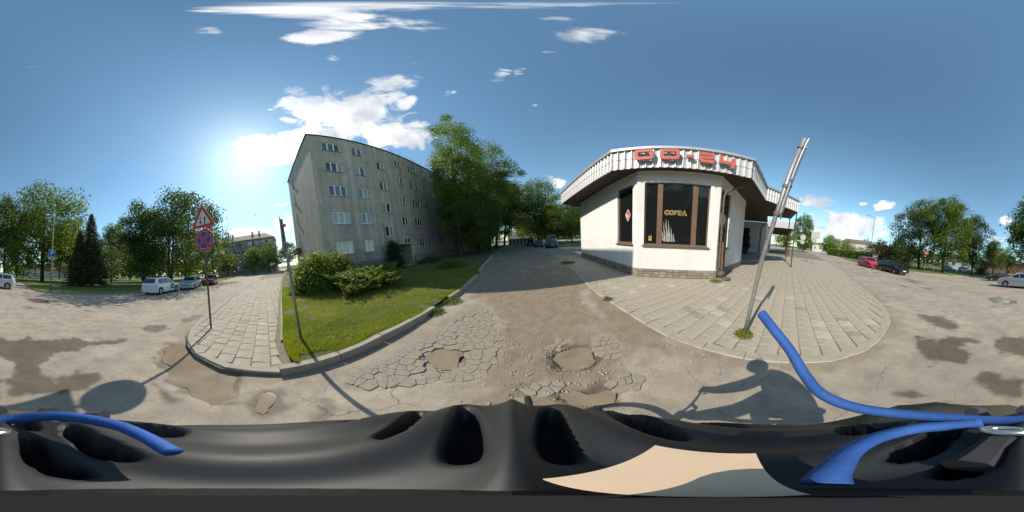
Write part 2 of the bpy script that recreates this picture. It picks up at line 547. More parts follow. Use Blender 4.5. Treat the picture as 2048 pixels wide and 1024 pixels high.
def road_material():
    m = bpy.data.materials.new('worn_asphalt')
    m.use_nodes = True
    t = m.node_tree
    L = t.links.new
    b = t.nodes['Principled BSDF']
    tc = nd(t, 'ShaderNodeTexCoord')
    P = tc.outputs['Object']

    def noise(s, det=5, rough=.6, dist=0):
        n = nd(t, 'ShaderNodeTexNoise')
        n.inputs['Scale'].default_value = s
        n.inputs['Detail'].default_value = det
        n.inputs['Roughness'].default_value = rough
        n.inputs['Distortion'].default_value = dist
        L(P, n.inputs['Vector'])
        return n.outputs['Fac']

    def mr(v, a, bb, c=0., d=1.):
        n = nd(t, 'ShaderNodeMapRange')
        n.inputs['From Min'].default_value = a
        n.inputs['From Max'].default_value = bb
        n.inputs['To Min'].default_value = c
        n.inputs['To Max'].default_value = d
        L(v, n.inputs['Value'])
        return n.outputs[0]

    def mix(f, a, bb, mode='MIX'):
        n = nd(t, 'ShaderNodeMix', data_type='RGBA', blend_type=mode)
        n.clamp_factor = True
        if isinstance(f, (int, float)):
            n.inputs['Factor'].default_value = f
        else:
            L(f, n.inputs['Factor'])
        for k, v in (('A', a), ('B', bb)):
            if isinstance(v, tuple):
                n.inputs[k].default_value = (*v, 1)
            else:
                L(v, n.inputs[k])
        return n.outputs['Result']

    def mul(a, bb):
        n = nd(t, 'ShaderNodeMath', operation='MULTIPLY')
        for i, v in enumerate((a, bb)):
            if isinstance(v, (int, float)):
                n.inputs[i].default_value = v
            else:
                L(v, n.inputs[i])
        return n.outputs[0]
    att = lambda s: nd(t, 'ShaderNodeAttribute', attribute_name=s).outputs['Fac']
    base = mix(mr(noise(.55, 6), .35, .65), (.300, .260, .200), (.405, .354, .276))
    base = mix(mr(noise(2.6, 6, .7), .42, .66), base, (.245, .207, .168))
    base = mix(mr(noise(.23, 4, .6), .52, .60, 0, .45), base, (.21, .185, .15))
    base = mix(mr(noise(90, 2, .5), .55, .72, 0, .55), base, (.46, .42, .36))     # pale aggregate
    base = mix(mr(noise(130, 2, .5), .56, .70, 0, .5), base, (.13, .12, .105))     # dark aggregate
    # hairline cracks, dense where the surface has crazed
    cr = None
    for sc, w, k in ((1.1, .010, .75), (3.2, .016, .5)):
        mp = nd(t, 'ShaderNodeVectorMath', operation='ADD')
        wob = nd(t, 'ShaderNodeTexNoise')
        wob.inputs['Scale'].default_value = 3.5
        wob.inputs['Detail'].default_value = 4
        L(P, wob.inputs['Vector'])
        s_ = nd(t, 'ShaderNodeVectorMath', operation='SCALE')
        L(wob.outputs['Color'], s_.inputs[0])
        s_.inputs['Scale'].default_value = .35 / sc
        L(P, mp.inputs[0])
        L(s_.outputs[0], mp.inputs[1])
        v = nd(t, 'ShaderNodeTexVoronoi', feature='DISTANCE_TO_EDGE')
        v.voronoi_dimensions = '2D'
        v.inputs['Scale'].default_value = sc
        L(mp.outputs[0], v.inputs['Vector'])
        line = mr(v.outputs['Distance'], 0, w, 1, 0)
        if sc < 2:
            line = mul(line, mr(noise(.8, 3), .43, .55))
        else:
            line = mul(line, att('crack'))
        line = mul(line, k)
        base = mix(line, base, (.09, .075, .055))
    dirtc = mix(mr(noise(4, 6, .7), .3, .7), (.175, .138, .098), (.280, .225, .162))
    dirtc = mix(mr(noise(70, 2), .58, .72, 0, .6), dirtc, (.36, .31, .24))
    base = mix(att('dirt'), base, dirtc)
    wetc = mix(1.0, base, (.40, .37, .34), 'MULTIPLY')
    base = mix(att('wet'), base, wetc)
    L(base, b.inputs['Base Color'])
    rg = nd(t, 'ShaderNodeMapRange')
    L(att('wet'), rg.inputs['Value'])
    rg.inputs['To Min'].default_value = .92
    rg.inputs['To Max'].default_value = .62
    L(rg.outputs[0], b.inputs['Roughness'])
    b.inputs['Specular IOR Level'].default_value = .3
    n1, n2 = noise(110, 3), noise(9, 5)
    ad = nd(t, 'ShaderNodeMath', operation='MULTIPLY_ADD')
    L(n2, ad.inputs[0])
    ad.inputs[1].default_value = 2.0
    L(n1, ad.inputs[2])
    bp = nd(t, 'ShaderNodeBump')
    bp.inputs['Strength'].default_value = .55
    bp.inputs['Distance'].default_value = .008
    L(ad.outputs[0], bp.inputs['Height'])
    L(bp.outputs[0], b.inputs['Normal'])
    return m


ROADM = road_material()


def sstep(a, b, x):
    t = np.clip((x - a) / (b - a), 0, 1)
    return t * t * (3 - 2 * t)


PUD = {  # puddle: depth of the hollow, water level, spread of the hollow's rim
    'pud1': (.050, -.022, .30), 'pud2': (.026, -.010, .12), 'pud3': (.085, -.036, .22), 'pud4': (.075, -.032, .20), 'pud5': (.075, -.03, .16),
    'pud6': (.03, -.012, .3), 'pud7': (.03, -.012, .2), 'pud8': (.03, -.012, .4), 'pud9': (.03, -.012, .15), 'pud10': (.03, -.012, .3)}
CRK = ['crkL', 'crkR', 'crkR2', 'crkM', 'crkM2']


def road_z(P):
    z = (fbm(P[:, 0], P[:, 1], .9, 4) - .5) * .02
    near = np.exp(-(np.hypot(P[:, 0], P[:, 1]) / 30) ** 2)
    z = z * near
    z = z - .06 * sstep(.02, .22, signed(P, KIOSK_AREA))
    for k, (d, w, rim) in PUD.items():
        s = signed(P, STAIN[k])
        z = z - d * sstep(-rim, rim * .55, s + (fbm(P[:, 0], P[:, 1], 5, 3) - .5) * rim * .8)
    for k in CRK:
        z = z - .016 * sstep(-.12, .05, signed(P, STAIN[k]))
    # wheel ruts and loose dirt of the side street
    dm = sstep(-.2, .2, signed(P, STAIN['dirt']))
    z = z + dm * (fbm(P[:, 0], P[:, 1], 6, 3) - .5) * .022
    return z


def build_road():
    def lines(c, lo, hi):
        st, p, o = .05, 0, [0.0]
        while p < 260:
            if p > 3.2:
                st *= 1.055
            p += st
            o.append(p)
        o = np.array(o)
        a = np.concatenate([-o[:0:-1], o]) + c
        a = a[(a > lo) & (a < hi)]
        return np.concatenate([[lo], a, [hi]])
    xs, ys = lines(-.2, -100, 150), lines(.3, -100, 110)
    X, Y = np.meshgrid(xs, ys)
    P = np.stack([X.ravel(), Y.ravel()], 1)
    z = road_z(P)
    nx, ny = len(xs), len(ys)
    me = bpy.data.meshes.new('road')
    idx = np.arange(nx * ny).reshape(ny, nx)
    F = np.stack([idx[:-1, :-1], idx[:-1, 1:], idx[1:, 1:], idx[1:, :-1]], -1).reshape(-1, 4)
    me.vertices.add(len(P))
    me.vertices.foreach_set('co', np.column_stack([P, z]).ravel())
    me.loops.add(F.size)
    me.loops.foreach_set('vertex_index', F.ravel())
    me.polygons.add(len(F))
    me.polygons.foreach_set('loop_start', np.arange(0, F.size, 4))
    me.polygons.foreach_set('use_smooth', np.ones(len(F), bool))
    me.update()
    me.validate()
    wet = np.zeros(len(P))
    r = np.hypot(P[:, 0], P[:, 1])
    n1, n2 = fbm(P[:, 0], P[:, 1], 2.2, 5) - .5, fbm(P[:, 0] + 40, P[:, 1], 7, 4) - .5
    for k, poly in STAIN.items():
        if not k.startswith(('wet', 'pud')):
            continue
        sc = 1.0 if len(poly) > 9 else .7
        far = 1 + np.clip(r - 5, 0, 15) * .12
        s = signed(P, poly)
        edge = s + (n1 * .42 + n2 * .3) * sc
        if k.startswith('pud'):
            edge = edge + .10
        wet = np.maximum(wet, sstep(-.05, .06, edge) * (.95 if len(poly) > 4 else .7))
    dirt = sstep(-.22, .22, signed(P, STAIN['dirt']) + n1 * .9 + n2 * .35)
    lt = sstep(-.08, .08, signed(P, STAIN['light1']) + n1 * .3 + n2 * .2)
    dirt = dirt * (1 - lt)
    # dirt gathers along kerbs, and covers most of the side street further in
    for path in (KIOSK_KERB, LAWN_KERB, PAVE_KERB):
        d = seg_dist(P, path, False)
        dirt = np.maximum(dirt, .55 * sstep(.30, .02, d + n1 * .6 + n2 * .4))
    side = (P[:, 1] > 5.5) & (P[:, 0] > -3.5) & (P[:, 0] < 4)
    dirt = np.maximum(dirt, side * .95 * sstep(-.25, .1, n1 + .05) * sstep(5.5, 7, P[:, 1]))
    crack = np.zeros(len(P))
    for k in CRK:
        crack = np.maximum(crack, sstep(-.5, 0, signed(P, STAIN[k]) + n1 * .6))
    crack = np.maximum(crack, .8 * sstep(.12, .2, fbm(P[:, 0] + 11, P[:, 1] + 3, .35, 3) - .5))
    crack = crack * (1 - .7 * dirt)
    for n_, a in (('wet', wet), ('dirt', dirt), ('crack', crack)):
        at = me.attributes.new(n_, 'FLOAT', 'POINT')
        at.data.foreach_set('value', np.clip(a, 0, 1).astype(np.float32))
    me.materials.append(ROADM)
    return tag(link('road', me), kind='structure')


# kerb lines (outer edge towards the road) found from the photograph
LAWN_KERB = [(-2.27, .14), (-2.26, .42), (-2.25, .79), (-2.30, 1.26), (-2.30, 1.78), (-2.29, 2.5), (-2.16, 3.2), (-2.05, 4.81), (-1.9, 5.83), (-1.9, 8.81), (-2.2, 11.75), (-2.3, 18), (-2.6, 30), (-2.8, 50)]
PAVE_KERB = [(-37.8, 2.35), (-29.2, .43), (-19.3, -.95), (-12.8, -1.87), (-8, -2.24), (-5.55, -2.2), (-4.09, -2.0), (-3.35, -1.62), (-2.96, -1.30), (-2.52, -.71), (-2.35, -.18), (-2.27, .14)]
LAWN_EDGE = [(-2.42, .40), (-2.67, .36), (-3.49, .38), (-4.91, .62), (-7.98, 1.07), (-19.4, 2.93), (-37, 6.0)]
KIOSK_KERB = [(3.55, 11.2), (3.35, 9.6), (2.9, 6.94), (2.45, 4.86), (2.36, 3.93), (2.31, 2.77), (2.15, 1.84), (2.08, 1.25), (2.09, .83), (2.06, .43), (2.04, .08), (2.03, -.33), (1.98, -.73), (1.97, -1.15), (2.09, -1.77), (2.45, -2.43), (3.07, -3.25), (3.81, -3.74), (4.9, -4.31), (7.7, -5.13), (12.53, -6.63), (21.95, -8.96), (42.7, -12.76), (68, -15.7)]
KIOSK_AREA = KIOSK_KERB + [(68, 6), (30, 6), (12, 4), (6.9, 3.2), (5.2, 5.6), (6.0, 12.6), (6.0, 13.4), (4.6, 13.2)]
PAVE_AREA = PAVE_KERB + LAWN_EDGE

ground_me = MB()
ground_me.add([(-1500, -1500, -.09), (1500, -1500, -.09), (1500, 1500, -.09), (-1500, 1500, -.09)], [(0, 1, 2, 3)])
obj('ground', ground_me, mat('far_ground', (.085, .10, .045), .95, var=.3, scale=.05), kind='structure')
ROAD = build_road()
print('road ok')

# ---- puddles
WATER = mat('muddy_water', (.235, .185, .125), .06, var=.22, scale=2.5, spec=.3, bump=.05, bscale=14)


def smooth_poly(poly, it=2, jit=.0):
    p = [Vector(q) for q in poly]
    for _ in range(it):
        q = []
        for i in range(len(p)):
            a, b = p[i], p[(i + 1) % len(p)]
            q += [a * .75 + b * .25, a * .25 + b * .75]
        p = q
    return [(v.x + rnd.uniform(-jit, jit), v.y + rnd.uniform(-jit, jit)) for v in p]


PL = {'pud1': 'wide muddy puddle against the raised kerb by the warning sign', 'pud2': 'small glinting puddle beside the rider, near the lawn corner',
      'pud3': 'round muddy puddle in the cracked pothole near the lawn kerb', 'pud4': 'tan puddle in the gravelly pothole in mid lane', 'pud5': 'muddy puddle right in front of the helmet',
      'pud6': 'sky-reflecting puddle in front of the silver car', 'pud7': 'narrow puddle in the gutter just beyond the warning sign', 'pud8': 'long gutter puddle furthest along the left pavement but one',
      'pud9': 'tiny gutter puddle between two longer ones', 'pud10': 'furthest sliver of water in the left gutter'}
for k, (d, w, rim) in PUD.items():
    poly = STAIN[k]
    c = Vector((sum(p[0] for p in poly) / len(poly), sum(p[1] for p in poly) / len(poly)))
    grow = [tuple(c + (Vector(p) - c) * 1.12) for p in poly]
    mb = MB()
    sp = smooth_poly(grow, 2)
    sp = [(x + (float(fbm(np.array([x]), np.array([y]), 5, 4)[0]) - .5) * .30, y + (float(fbm(np.array([x + 9]), np.array([y]), 5, 4)[0]) - .5) * .30) for x, y in sp]
    mb.add([(x, y, w) for x, y in sp], [tuple(range(len(sp)))])
    me = mb.mesh('puddle', [WATER])
    if me.polygons[0].normal.z < 0:
        me.flip_normals()
    obj('puddle', me, WATER, label=PL[k], cat='puddle', kind='structure')

# ---- crazed asphalt: every loose piece between the cracks
CHUNKM = mat('broken_asphalt', (.285, .245, .192), .92, var=.16, scale=14, bump=.5, bscale=130)


def voronoi_cells(poly, spacing, jit, seed):
    rr = random.Random(seed)
    xs, ys = [p[0] for p in poly], [p[1] for p in poly]
    pts = []
    y = min(ys) - spacing
    row = 0
    while y < max(ys) + spacing:
        x = min(xs) - spacing + (row % 2) * spacing * .5
        while x < max(xs) + spacing:
            pts.append((x + rr.uniform(-jit, jit) * spacing, y + rr.uniform(-jit, jit) * spacing))
            x += spacing
        y += spacing * .86
        row += 1
    pts = [q for q in pts if rr.random() > .27]       # some pieces stay large
    A = np.array(pts)
    ins = signed(A, poly)
    for i in np.where(ins > -spacing * .15)[0]:
        p = A[i]
        dd = np.hypot(*(A - p).T)
        cell = [(p[0] + dx, p[1] + dy) for dx, dy in ((-1, -1), (1, -1), (1, 1), (-1, 1))]
        cell = [(p[0] + (c[0] - p[0]) * spacing * 1.05, p[1] + (c[1] - p[1]) * spacing * 1.05) for c in cell]
        for j in np.argsort(dd)[1:16]:
            q = A[j]
            m, n = (p + q) / 2, q - p
            out = []
            for k in range(len(cell)):
                a, b = np.array(cell[k]), np.array(cell[(k + 1) % len(cell)])
                da, db = (a - m) @ n, (b - m) @ n
                if da <= 0:
                    out.append(tuple(a))
                if (da < 0) != (db < 0) and da != db:
                    out.append(tuple(a + (b - a) * da / (da - db)))
            cell = out
            if len(cell) < 3:
                break
        if len(cell) >= 3:
            yield p, cell


def chunk(p, cell, gap, top, thick, rr):
    c = np.mean(np.array(cell), 0)
    ring = []
    for a in cell:
        v = np.array(a) - c
        l = np.hypot(*v)
        if l < 1e-4:
            continue
        ring.append(v * max(.2, 1 - gap / l))
    # soften corners
    R2 = []
    for i in range(len(ring)):
        a, b = ring[i], ring[(i + 1) % len(ring)]
        R2 += [a * .9 + b * .1, a * .1 + b * .9]
    ring = R2
    tx, ty = rr.uniform(-.012, .012), rr.uniform(-.012, .012)
    n = len(ring)
    vs = [(v[0], v[1], -thick) for v in ring] + [(v[0], v[1], -.0025 + v[0] * tx + v[1] * ty) for v in ring] + [(v[0] * .965, v[1] * .965, v[0] * tx + v[1] * ty) for v in ring]
    fs = [(i, (i + 1) % n, n + (i + 1) % n, n + i) for i in range(n)] + [(n + i, n + (i + 1) % n, 2 * n + (i + 1) % n, 2 * n + i) for i in range(n)] + [tuple(range(2 * n, 3 * n))]
    mb = MB().add(vs, fs)
    return obj('asphalt_piece', mb, CHUNKM, ROAD, loc=(c[0], c[1], top))


rr = random.Random(3)
cells = []
for k, sp in (('crkL', .128), ('crkR', .125), ('crkR2', .115), ('crkM', .112), ('crkM2', .09)):
    for p, cell in voronoi_cells(STAIN[k], sp, .47, hash(k) % 97 if False else len(k) * 7 + int(sp * 100)):
        q = np.array([p])
        depth = 0
        skip = False
        for pk in ('pud3', 'pud4', 'pud5'):
            s = signed(q, STAIN[pk])[0]
            if s > -.02:
                skip = True
            depth = max(depth, .05 * float(sstep(-.2, .0, np.array([s]))[0]))
        if skip:
            continue
        if k == 'crkL' and rr.random() < .04:
            continue
        cells.append((k, p, cell, depth))
for k, p, cell, depth in cells:
    big = k in ('crkM', 'crkR', 'crkR2')
    chunk(p, cell, .0035 + depth * .09 + (.003 if big else 0), -.001 - depth + rr.uniform(-.0025, .0025), .06, rr)
print('chunks', len(cells))

# ---- loose gravel round the potholes
gv = MB()
rr = random.Random(11)
GR_AREAS = [((.2, 2.1), (.55, .5), 620), ((.35, 1.35), (.6, .35), 420), ((-.35, 2.6), (.3, .9), 240), ((1.5, 1.25), (.5, .7), 200), ((1.9, .8), (.25, .8), 260), ((-.2, 3.5), (.6, .8), 160), ((1.0, 1.6), (.4, .5), 200), ((-1.1, 2.0), (.55, .55), 120)]
for c, s, n in GR_AREAS:
    for _ in range(n):
        x, y = rr.gauss(c[0], s[0] * .6), rr.gauss(c[1], s[1] * .6)
        if x > 1.98 or x < -2.1:
            continue
        r_ = min(.022, .0035 + rr.expovariate(1 / .0048))
        gv.v.append((x, y, r_))
PG = np.array([(v[0], v[1]) for v in gv.v])
zg = road_z(PG)
stones = MB()
for (x, y, r_), z in zip(gv.v, zg):
    if any(signed(np.array([[x, y]]), STAIN[k])[0] > .03 for k in ('pud3', 'pud4', 'pud5')):
        continue
    a = rr.uniform(0, 6.28)
    vs = []
    for sx, sy, sz in ((1, 0, 0), (0, 1, 0), (-1, 0, 0), (0, -1, 0), (0, 0, .7), (0, 0, -.6)):
        k = rr.uniform(.7, 1.25) * r_
        vs.append((x + (sx * math.cos(a) - sy * math.sin(a)) * k, y + (sx * math.sin(a) + sy * math.cos(a)) * k, z + r_ * .35 + sz * k))
    stones.add(vs, [(0, 1, 4), (1, 2, 4), (2, 3, 4), (3, 0, 4), (1, 0, 5), (2, 1, 5), (3, 2, 5), (0, 3, 5)])
obj('gravel', stones, mat('gravel_stone', (.33, .29, .235), .9, var=.35, scale=30), label='loose gravel and crumbs of asphalt scattered round the potholes', cat='gravel', kind='stuff')

# ---- pavements
SLABM = mat('concrete_slab', (.345, .307, .240), .9, var=.13, scale=3.5, bump=.35, bscale=90)
SLABD = mat('damp_slab', (.27, .243, .19), .85, var=.2, scale=5, bump=.35, bscale=90)
SLABL = mat('pale_slab', (.40, .37, .30), .9, var=.13, scale=3.5, bump=.35, bscale=90)
JOINTM = mat('sand_joint', (.19, .165, .12), .95, var=.25, scale=12)
KERBM = mat('concrete_kerb', (.335, .30, .24), .9, var=.14, scale=4, bump=.4, bscale=80)


def slab_mesh(l, w, amp, th, gap, name='paving_slab'):
    mb = MB()
    k = 7
    top = []
    for i in range(k):
        b = -w / 2 + gap / 2 + (w - gap) * i / (k - 1)
        top.append((l / 2 - gap / 2 + amp * math.sin(2 * math.pi * b / w), b))
    for i in range(k):
        b = w / 2 - gap / 2 - (w - gap) * i / (k - 1)
        top.append((-l / 2 + gap / 2 + amp * math.sin(2 * math.pi * b / w), b))
    n = len(top)
    vs = [(x, y, -th) for x, y in top] + [(x, y, -.006) for x, y in top] + [(x * (1 - .012 / l * 2), y * (1 - .012 / w * 2), 0) for x, y in top]
    fs = [(i, (i + 1) % n, n + (i + 1) % n, n + i) for i in range(n)] + [(n + i, n + (i + 1) % n, 2 * n + (i + 1) % n, 2 * n + i) for i in range(n)] + [tuple(range(2 * n, 3 * n))]
    mb.add(vs, fs)
    return mb.mesh(name, [SLABM])


def pave(parent, area, ang, l, w, amp, ztop, jz, jt, reach, seed, margin, holes=()):  # margin: width taken by the kerb
    """rows of slabs, staggered; the 300 nearest are parts, the rest one stuff part"""
    rr = random.Random(seed)
    me = slab_mesh(l, w, amp, .04, .0075)
    med, mel = me.copy(), me.copy()
    med.materials[0], mel.materials[0] = SLABD, SLABL
    ca, sa = math.cos(ang), math.sin(ang)
    A = np.array(area)
    loc = np.stack([A[:, 0] * ca + A[:, 1] * sa, -A[:, 0] * sa + A[:, 1] * ca], 1)
    us = np.arange(loc[:, 0].min(), loc[:, 0].max(), l)
    vs = np.arange(loc[:, 1].min(), loc[:, 1].max(), w)
    C = []
    for j, v in enumerate(vs):
        for u in us:
            uu = u + (j % 2) * l / 2
            C.append((uu * ca - v * sa, uu * sa + v * ca))
    C = np.array(C)
    d = np.hypot(C[:, 0], C[:, 1])
    C = C[d < reach]
    sg = signed(C, area)
    C, sg = C[sg > margin - .19], sg[sg > margin - .19]
    clipm = {}
    for h in holes:
        C = C[~in_poly(C, h)]
    od = np.argsort(np.hypot(C[:, 0], C[:, 1]))
    C, sg = C[od], signed(C[od], area)
    rest = MB()
    A2 = np.array(area)
    B2 = np.roll(A2, -1, 0)

    def kerb_plane(p):
        ab = B2 - A2
        t = np.clip(((p - A2) * ab).sum(1) / np.maximum(1e-9, (ab * ab).sum(1)), 0, 1)
        q = A2 + t[:, None] * ab
        k = np.argmin(np.hypot(*(p - q).T))
        nrm = np.array([-ab[k][1], ab[k][0]]) / np.hypot(*ab[k])
        if not in_poly([q[k] + nrm * .02], area)[0]:
            nrm = -nrm
        return q[k], nrm
    tv = [tuple(v.co) for v in me.vertices]
    tf = [tuple(p.vertices) for p in me.polygons]
    # low-poly version for the many far slabs
    hl, hw = l / 2 - .006, w / 2 - .006
    for i, (x, y) in enumerate(C):
        z = ztop + rr.uniform(-jz, jz)
        e = Euler((rr.uniform(-jt, jt), rr.uniform(-jt, jt), ang + rr.uniform(-.008, .008)))
        if sg[i] < margin + .2:                      # cut to the kerb
            q0, nrm = kerb_plane(np.array([x, y]))
            poly = []
            for px_, py_, pz_ in tv[28:42]:
                poly.append(np.array([x + px_ * ca - py_ * sa, y + px_ * sa + py_ * ca]))
            out = []
            for k in range(len(poly)):
                a_, b_ = poly[k], poly[(k + 1) % len(poly)]
                da, db = (a_ - q0) @ nrm - margin, (b_ - q0) @ nrm - margin
                if da >= 0:
                    out.append(a_)
                if (da >= 0) != (db >= 0):
                    out.append(a_ + (b_ - a_) * da / (da - db))
            if len(out) < 3:
                continue
            loc_ = [(v_[0] - x, v_[1] - y) for v_ in out]
            ar = sum(loc_[k][0] * loc_[(k + 1) % len(loc_)][1] - loc_[(k + 1) % len(loc_)][0] * loc_[k][1] for k in range(len(loc_))) / 2
            if abs(ar) < .006:
                continue
            if ar < 0:
                loc_ = loc_[::-1]
            if i < 330:
                obj('paving_slab', MB().prism(loc_, -.04, 0), SLABM, parent, (x, y, z))
            else:
                rest.prism([(v_[0] + x, v_[1] + y) for v_ in loc_], z - .02, z)
        elif i < 330:
            k_ = rr.random()
            link('paving_slab', med if k_ < .025 else mel if k_ < .12 else me, parent, (x, y, z), e)
        else:
            M_ = Matrix.Translation((x, y, z)) @ e.to_matrix().to_4x4()
            q = [M_ @ Vector(p) for p in ((-hl, -hw, 0), (hl, -hw, 0), (hl, hw, 0), (-hl, hw, 0), (-hl, -hw, -.02), (hl, -hw, -.02), (hl, hw, -.02), (-hl, hw, -.02))]
            rest.add(q, [(0, 1, 2, 3), (4, 5, 1, 0), (5, 6, 2, 1), (6, 7, 3, 2), (7, 4, 0, 3)])
    if rest.v:
        obj('paving_slabs', rest, SLABM, parent, kind='stuff')
    print('slabs', len(C))


def flat(name, poly, z, m, parent=None, kind='structure', z0=-.12):
    mb = MB()
    a = sum(poly[i][0] * poly[(i + 1) % len(poly)][1] - poly[(i + 1) % len(poly)][0] * poly[i][1] for i in range(len(poly)))
    if a < 0:
        poly = poly[::-1]
    mb.prism(poly, z0, z)
    return obj(name, mb, m, parent, kind=kind)


def walk(path, step):
    """points every step metres along a polyline -> (point, direction, step used)"""
    out = []
    for i in range(len(path) - 1):
        a, b = Vector(path[i]), Vector(path[i + 1])
        L_ = (b - a).length
        n = max(1, round(L_ / step))
        for k in range(n):
            out.append((a + (b - a) * ((k + .5) / n), (b - a).normalized(), L_ / n))
    return out


def smooth_path(path, it=2):
    p = [Vector(q) for q in path]
    for _ in range(it):
        q = [p[0]]
        for i in range(len(p) - 1):
            q += [p[i] * .75 + p[i + 1] * .25, p[i] * .25 + p[i + 1] * .75]
        q.append(p[-1])
        p = q
    return p


def resample(path, step):
    pts = [Vector(p) for p in path]
    L_ = [0]
    for i in range(1, len(pts)):
        L_.append(L_[-1] + (pts[i] - pts[i - 1]).length)
    n = max(1, round(L_[-1] / step))
    out = []
    j = 0
    for k in range(n + 1):
        t = L_[-1] * k / n
        while j < len(L_) - 2 and L_[j + 1] < t:
            j += 1
        f = (t - L_[j]) / max(1e-6, L_[j + 1] - L_[j])
        out.append(pts[j].lerp(pts[j + 1], f))
    return out


def kerb(parent, path, step, width, ztop, side, reach, seed, jz=.008, skip=()):
    """kerb stones; side=+1: body lies left of the walking direction"""
    rr = random.Random(seed)
    pts = resample(smooth_path(path), step)
    for i in range(len(pts) - 1):
        a, b = pts[i], pts[i + 1]
        if a.length > reach:
            continue
        if any(lo < i < hi for lo, hi in skip):
            continue
        d = (b - a)
        l = d.length - .014
        c = (a + b) / 2
        n = Vector((-d.y, d.x)).normalized() * side
        c = c + n * (width / 2)
        mb = MB()
        h = .2
        ch = .018
        vs = []
        for x in (-l / 2, l / 2):
            for y, z in ((-width / 2, -h), (width / 2, -h), (width / 2, -ch * .4), (width / 2 - ch * .4, 0), (-width / 2 + ch, 0), (-width / 2, -ch)):
                vs.append((x, y * side, z))
        fs = [(k, (k + 1) % 6, 6 + (k + 1) % 6, 6 + k) for k in range(6)] + [tuple(range(5, -1, -1)), tuple(range(6, 12))]
        mb.add(vs, fs)
        me = mb.mesh('kerb_stone', [KERBM])
        bm = bmesh.new()
        bm.from_mesh(me)
        bmesh.ops.recalc_face_normals(bm, faces=bm.faces)
        bm.to_mesh(me)
        bm.free()
        link('kerb_stone', me, parent, (c.x, c.y, ztop + rr.uniform(-jz, jz)), (rr.uniform(-.012, .012), rr.uniform(-.012, .012), math.atan2(d.y, d.x)))


SHOP_PAVE = flat('shop_pavement', KIOSK_AREA, -.004, JOINTM)
pave(SHOP_PAVE, KIOSK_AREA, -.13, .27, .33, .026, .013, .0025, .006, 26, 21, .205)
kerb(SHOP_PAVE, KIOSK_KERB, .62, .20, .014, 1, 40, 4, .003)
LEFT_PAVE = flat('street_pavement', PAVE_AREA, .043, JOINTM)
pave(LEFT_PAVE, PAVE_AREA, -.05, .34, .30, .028, .067, .006, .022, 26, 22, .165)
kerb(LEFT_PAVE, PAVE_KERB, .8, .16, .072, 1, 45, 5)
kerb(LEFT_PAVE, [(-37, 5.9), (-19.4, 2.83), (-7.98, .99), (-4.91, .55), (-3.5, .33)], .9, .06, .10, 1, 30, 6)


# ---- the lawn in front of the block of flats
def lawn_pt(U, V):
    le = LAWN_EDGE[::-1]
    y0 = np.interp(-2.42 - U, [p[0] for p in le], [p[1] for p in le])
    y = y0 + V
    xk = np.interp(y, [p[1] for p in LAWN_KERB], [p[0] for p in LAWN_KERB]) - .15
    return xk - U, y


def lawn_z(x, y, U, V):
    b = np.minimum(U, V)
    z = .125 + .05 * (1 - np.exp(-b / .6)) + .09 * (1 - np.exp(-U / 5))
    z = z + (fbm(x, y, 1.3, 4) - .5) * .10 * np.clip(b / .5, 0, 1)
    return z


LAWNM = mat('lawn_turf', (.085, .095, .030), .95, var=.35, scale=3.5, bump=.9, bscale=60, col2=(.15, .15, .05))
us = np.concatenate([np.linspace(0, 8, 90), np.linspace(8.4, 40, 30)])
vs_ = np.concatenate([np.linspace(0, 9, 90), np.linspace(9.4, 60, 30)])
U, V = np.meshgrid(us, vs_)
x, y = lawn_pt(U.ravel(), V.ravel())
z = lawn_z(x, y, U.ravel(), V.ravel())
nx = len(us)
idx = np.arange(len(x)).reshape(len(vs_), nx)
F = np.stack([idx[:-1, :-1], idx[1:, :-1], idx[1:, 1:], idx[:-1, 1:]], -1).reshape(-1, 4)
mb = MB()
mb.add(np.column_stack([x, y, z]).tolist(), F.tolist())
# skirt down to the road
LAWN = obj('lawn', mb, LAWNM, smooth=True, kind='structure')
kerb(LAWN, LAWN_KERB, .92, .15, .145, 1, 20, 8, skip=((3, 5), (6, 7), (8, 10)))


def blades(name, n, sampler, hgt, wid, m, seed, label):
    rs = np.random.RandomState(seed)
    x, y, z = sampler(n, rs)
    n = len(x)
    a = rs.rand(n) * 6.283
    h = hgt * (.5 + rs.rand(n))
    w = wid * (.6 + .8 * rs.rand(n))
    lean = rs.randn(n, 2) * .35
    b0 = np.stack([x - np.cos(a) * w, y - np.sin(a) * w, z - .01], 1)
    b1 = np.stack([x + np.cos(a) * w, y + np.sin(a) * w, z - .01], 1)
    t = np.stack([x + lean[:, 0] * h, y + lean[:, 1] * h, z + h], 1)
    co = np.stack([b0, b1, t], 1).reshape(-1, 3)
    me = bpy.data.meshes.new(name)
    me.vertices.add(3 * n)
    me.vertices.foreach_set('co', co.ravel())
    me.loops.add(3 * n)
    me.loops.foreach_set('vertex_index', np.arange(3 * n))
    me.polygons.add(n)
    me.polygons.foreach_set('loop_start', np.arange(0, 3 * n, 3))
    me.update()
    at = me.attributes.new('tint', 'FLOAT', 'POINT')
    pt = np.clip(rs.rand(n) * .6 + (fbm(x, y, 1.1, 3) - .25) * .9, 0, 1)
    at.data.foreach_set('value', np.repeat(pt, 3).astype(np.float32))
    me.materials.append(m)
    return obj(name, me, m, label=label, cat='grass', kind='stuff')


GRASSM = leaf_mat('grass_blade', (.130, .195, .018), (.33, .395, .050), .38, .6)


def lawn_sampler(n, rs):
    U = 9 * rs.rand(n) ** 1.7
    V = 11 * rs.rand(n) ** 1.6
    x, y = lawn_pt(U, V)
    keep = (fbm(x + 3, y, 1.6, 3) > .34) | (np.minimum(U, V) > .9)     # bare soil shows near the edges
    U, V, x, y = U[keep], V[keep], x[keep], y[keep]
    return x, y, lawn_z(x, y, U, V)


blades('lawn_grass', 130000, lawn_sampler, .055, .0045, GRASSM, 3, 'short sunlit grass of the lawn before the block of flats')

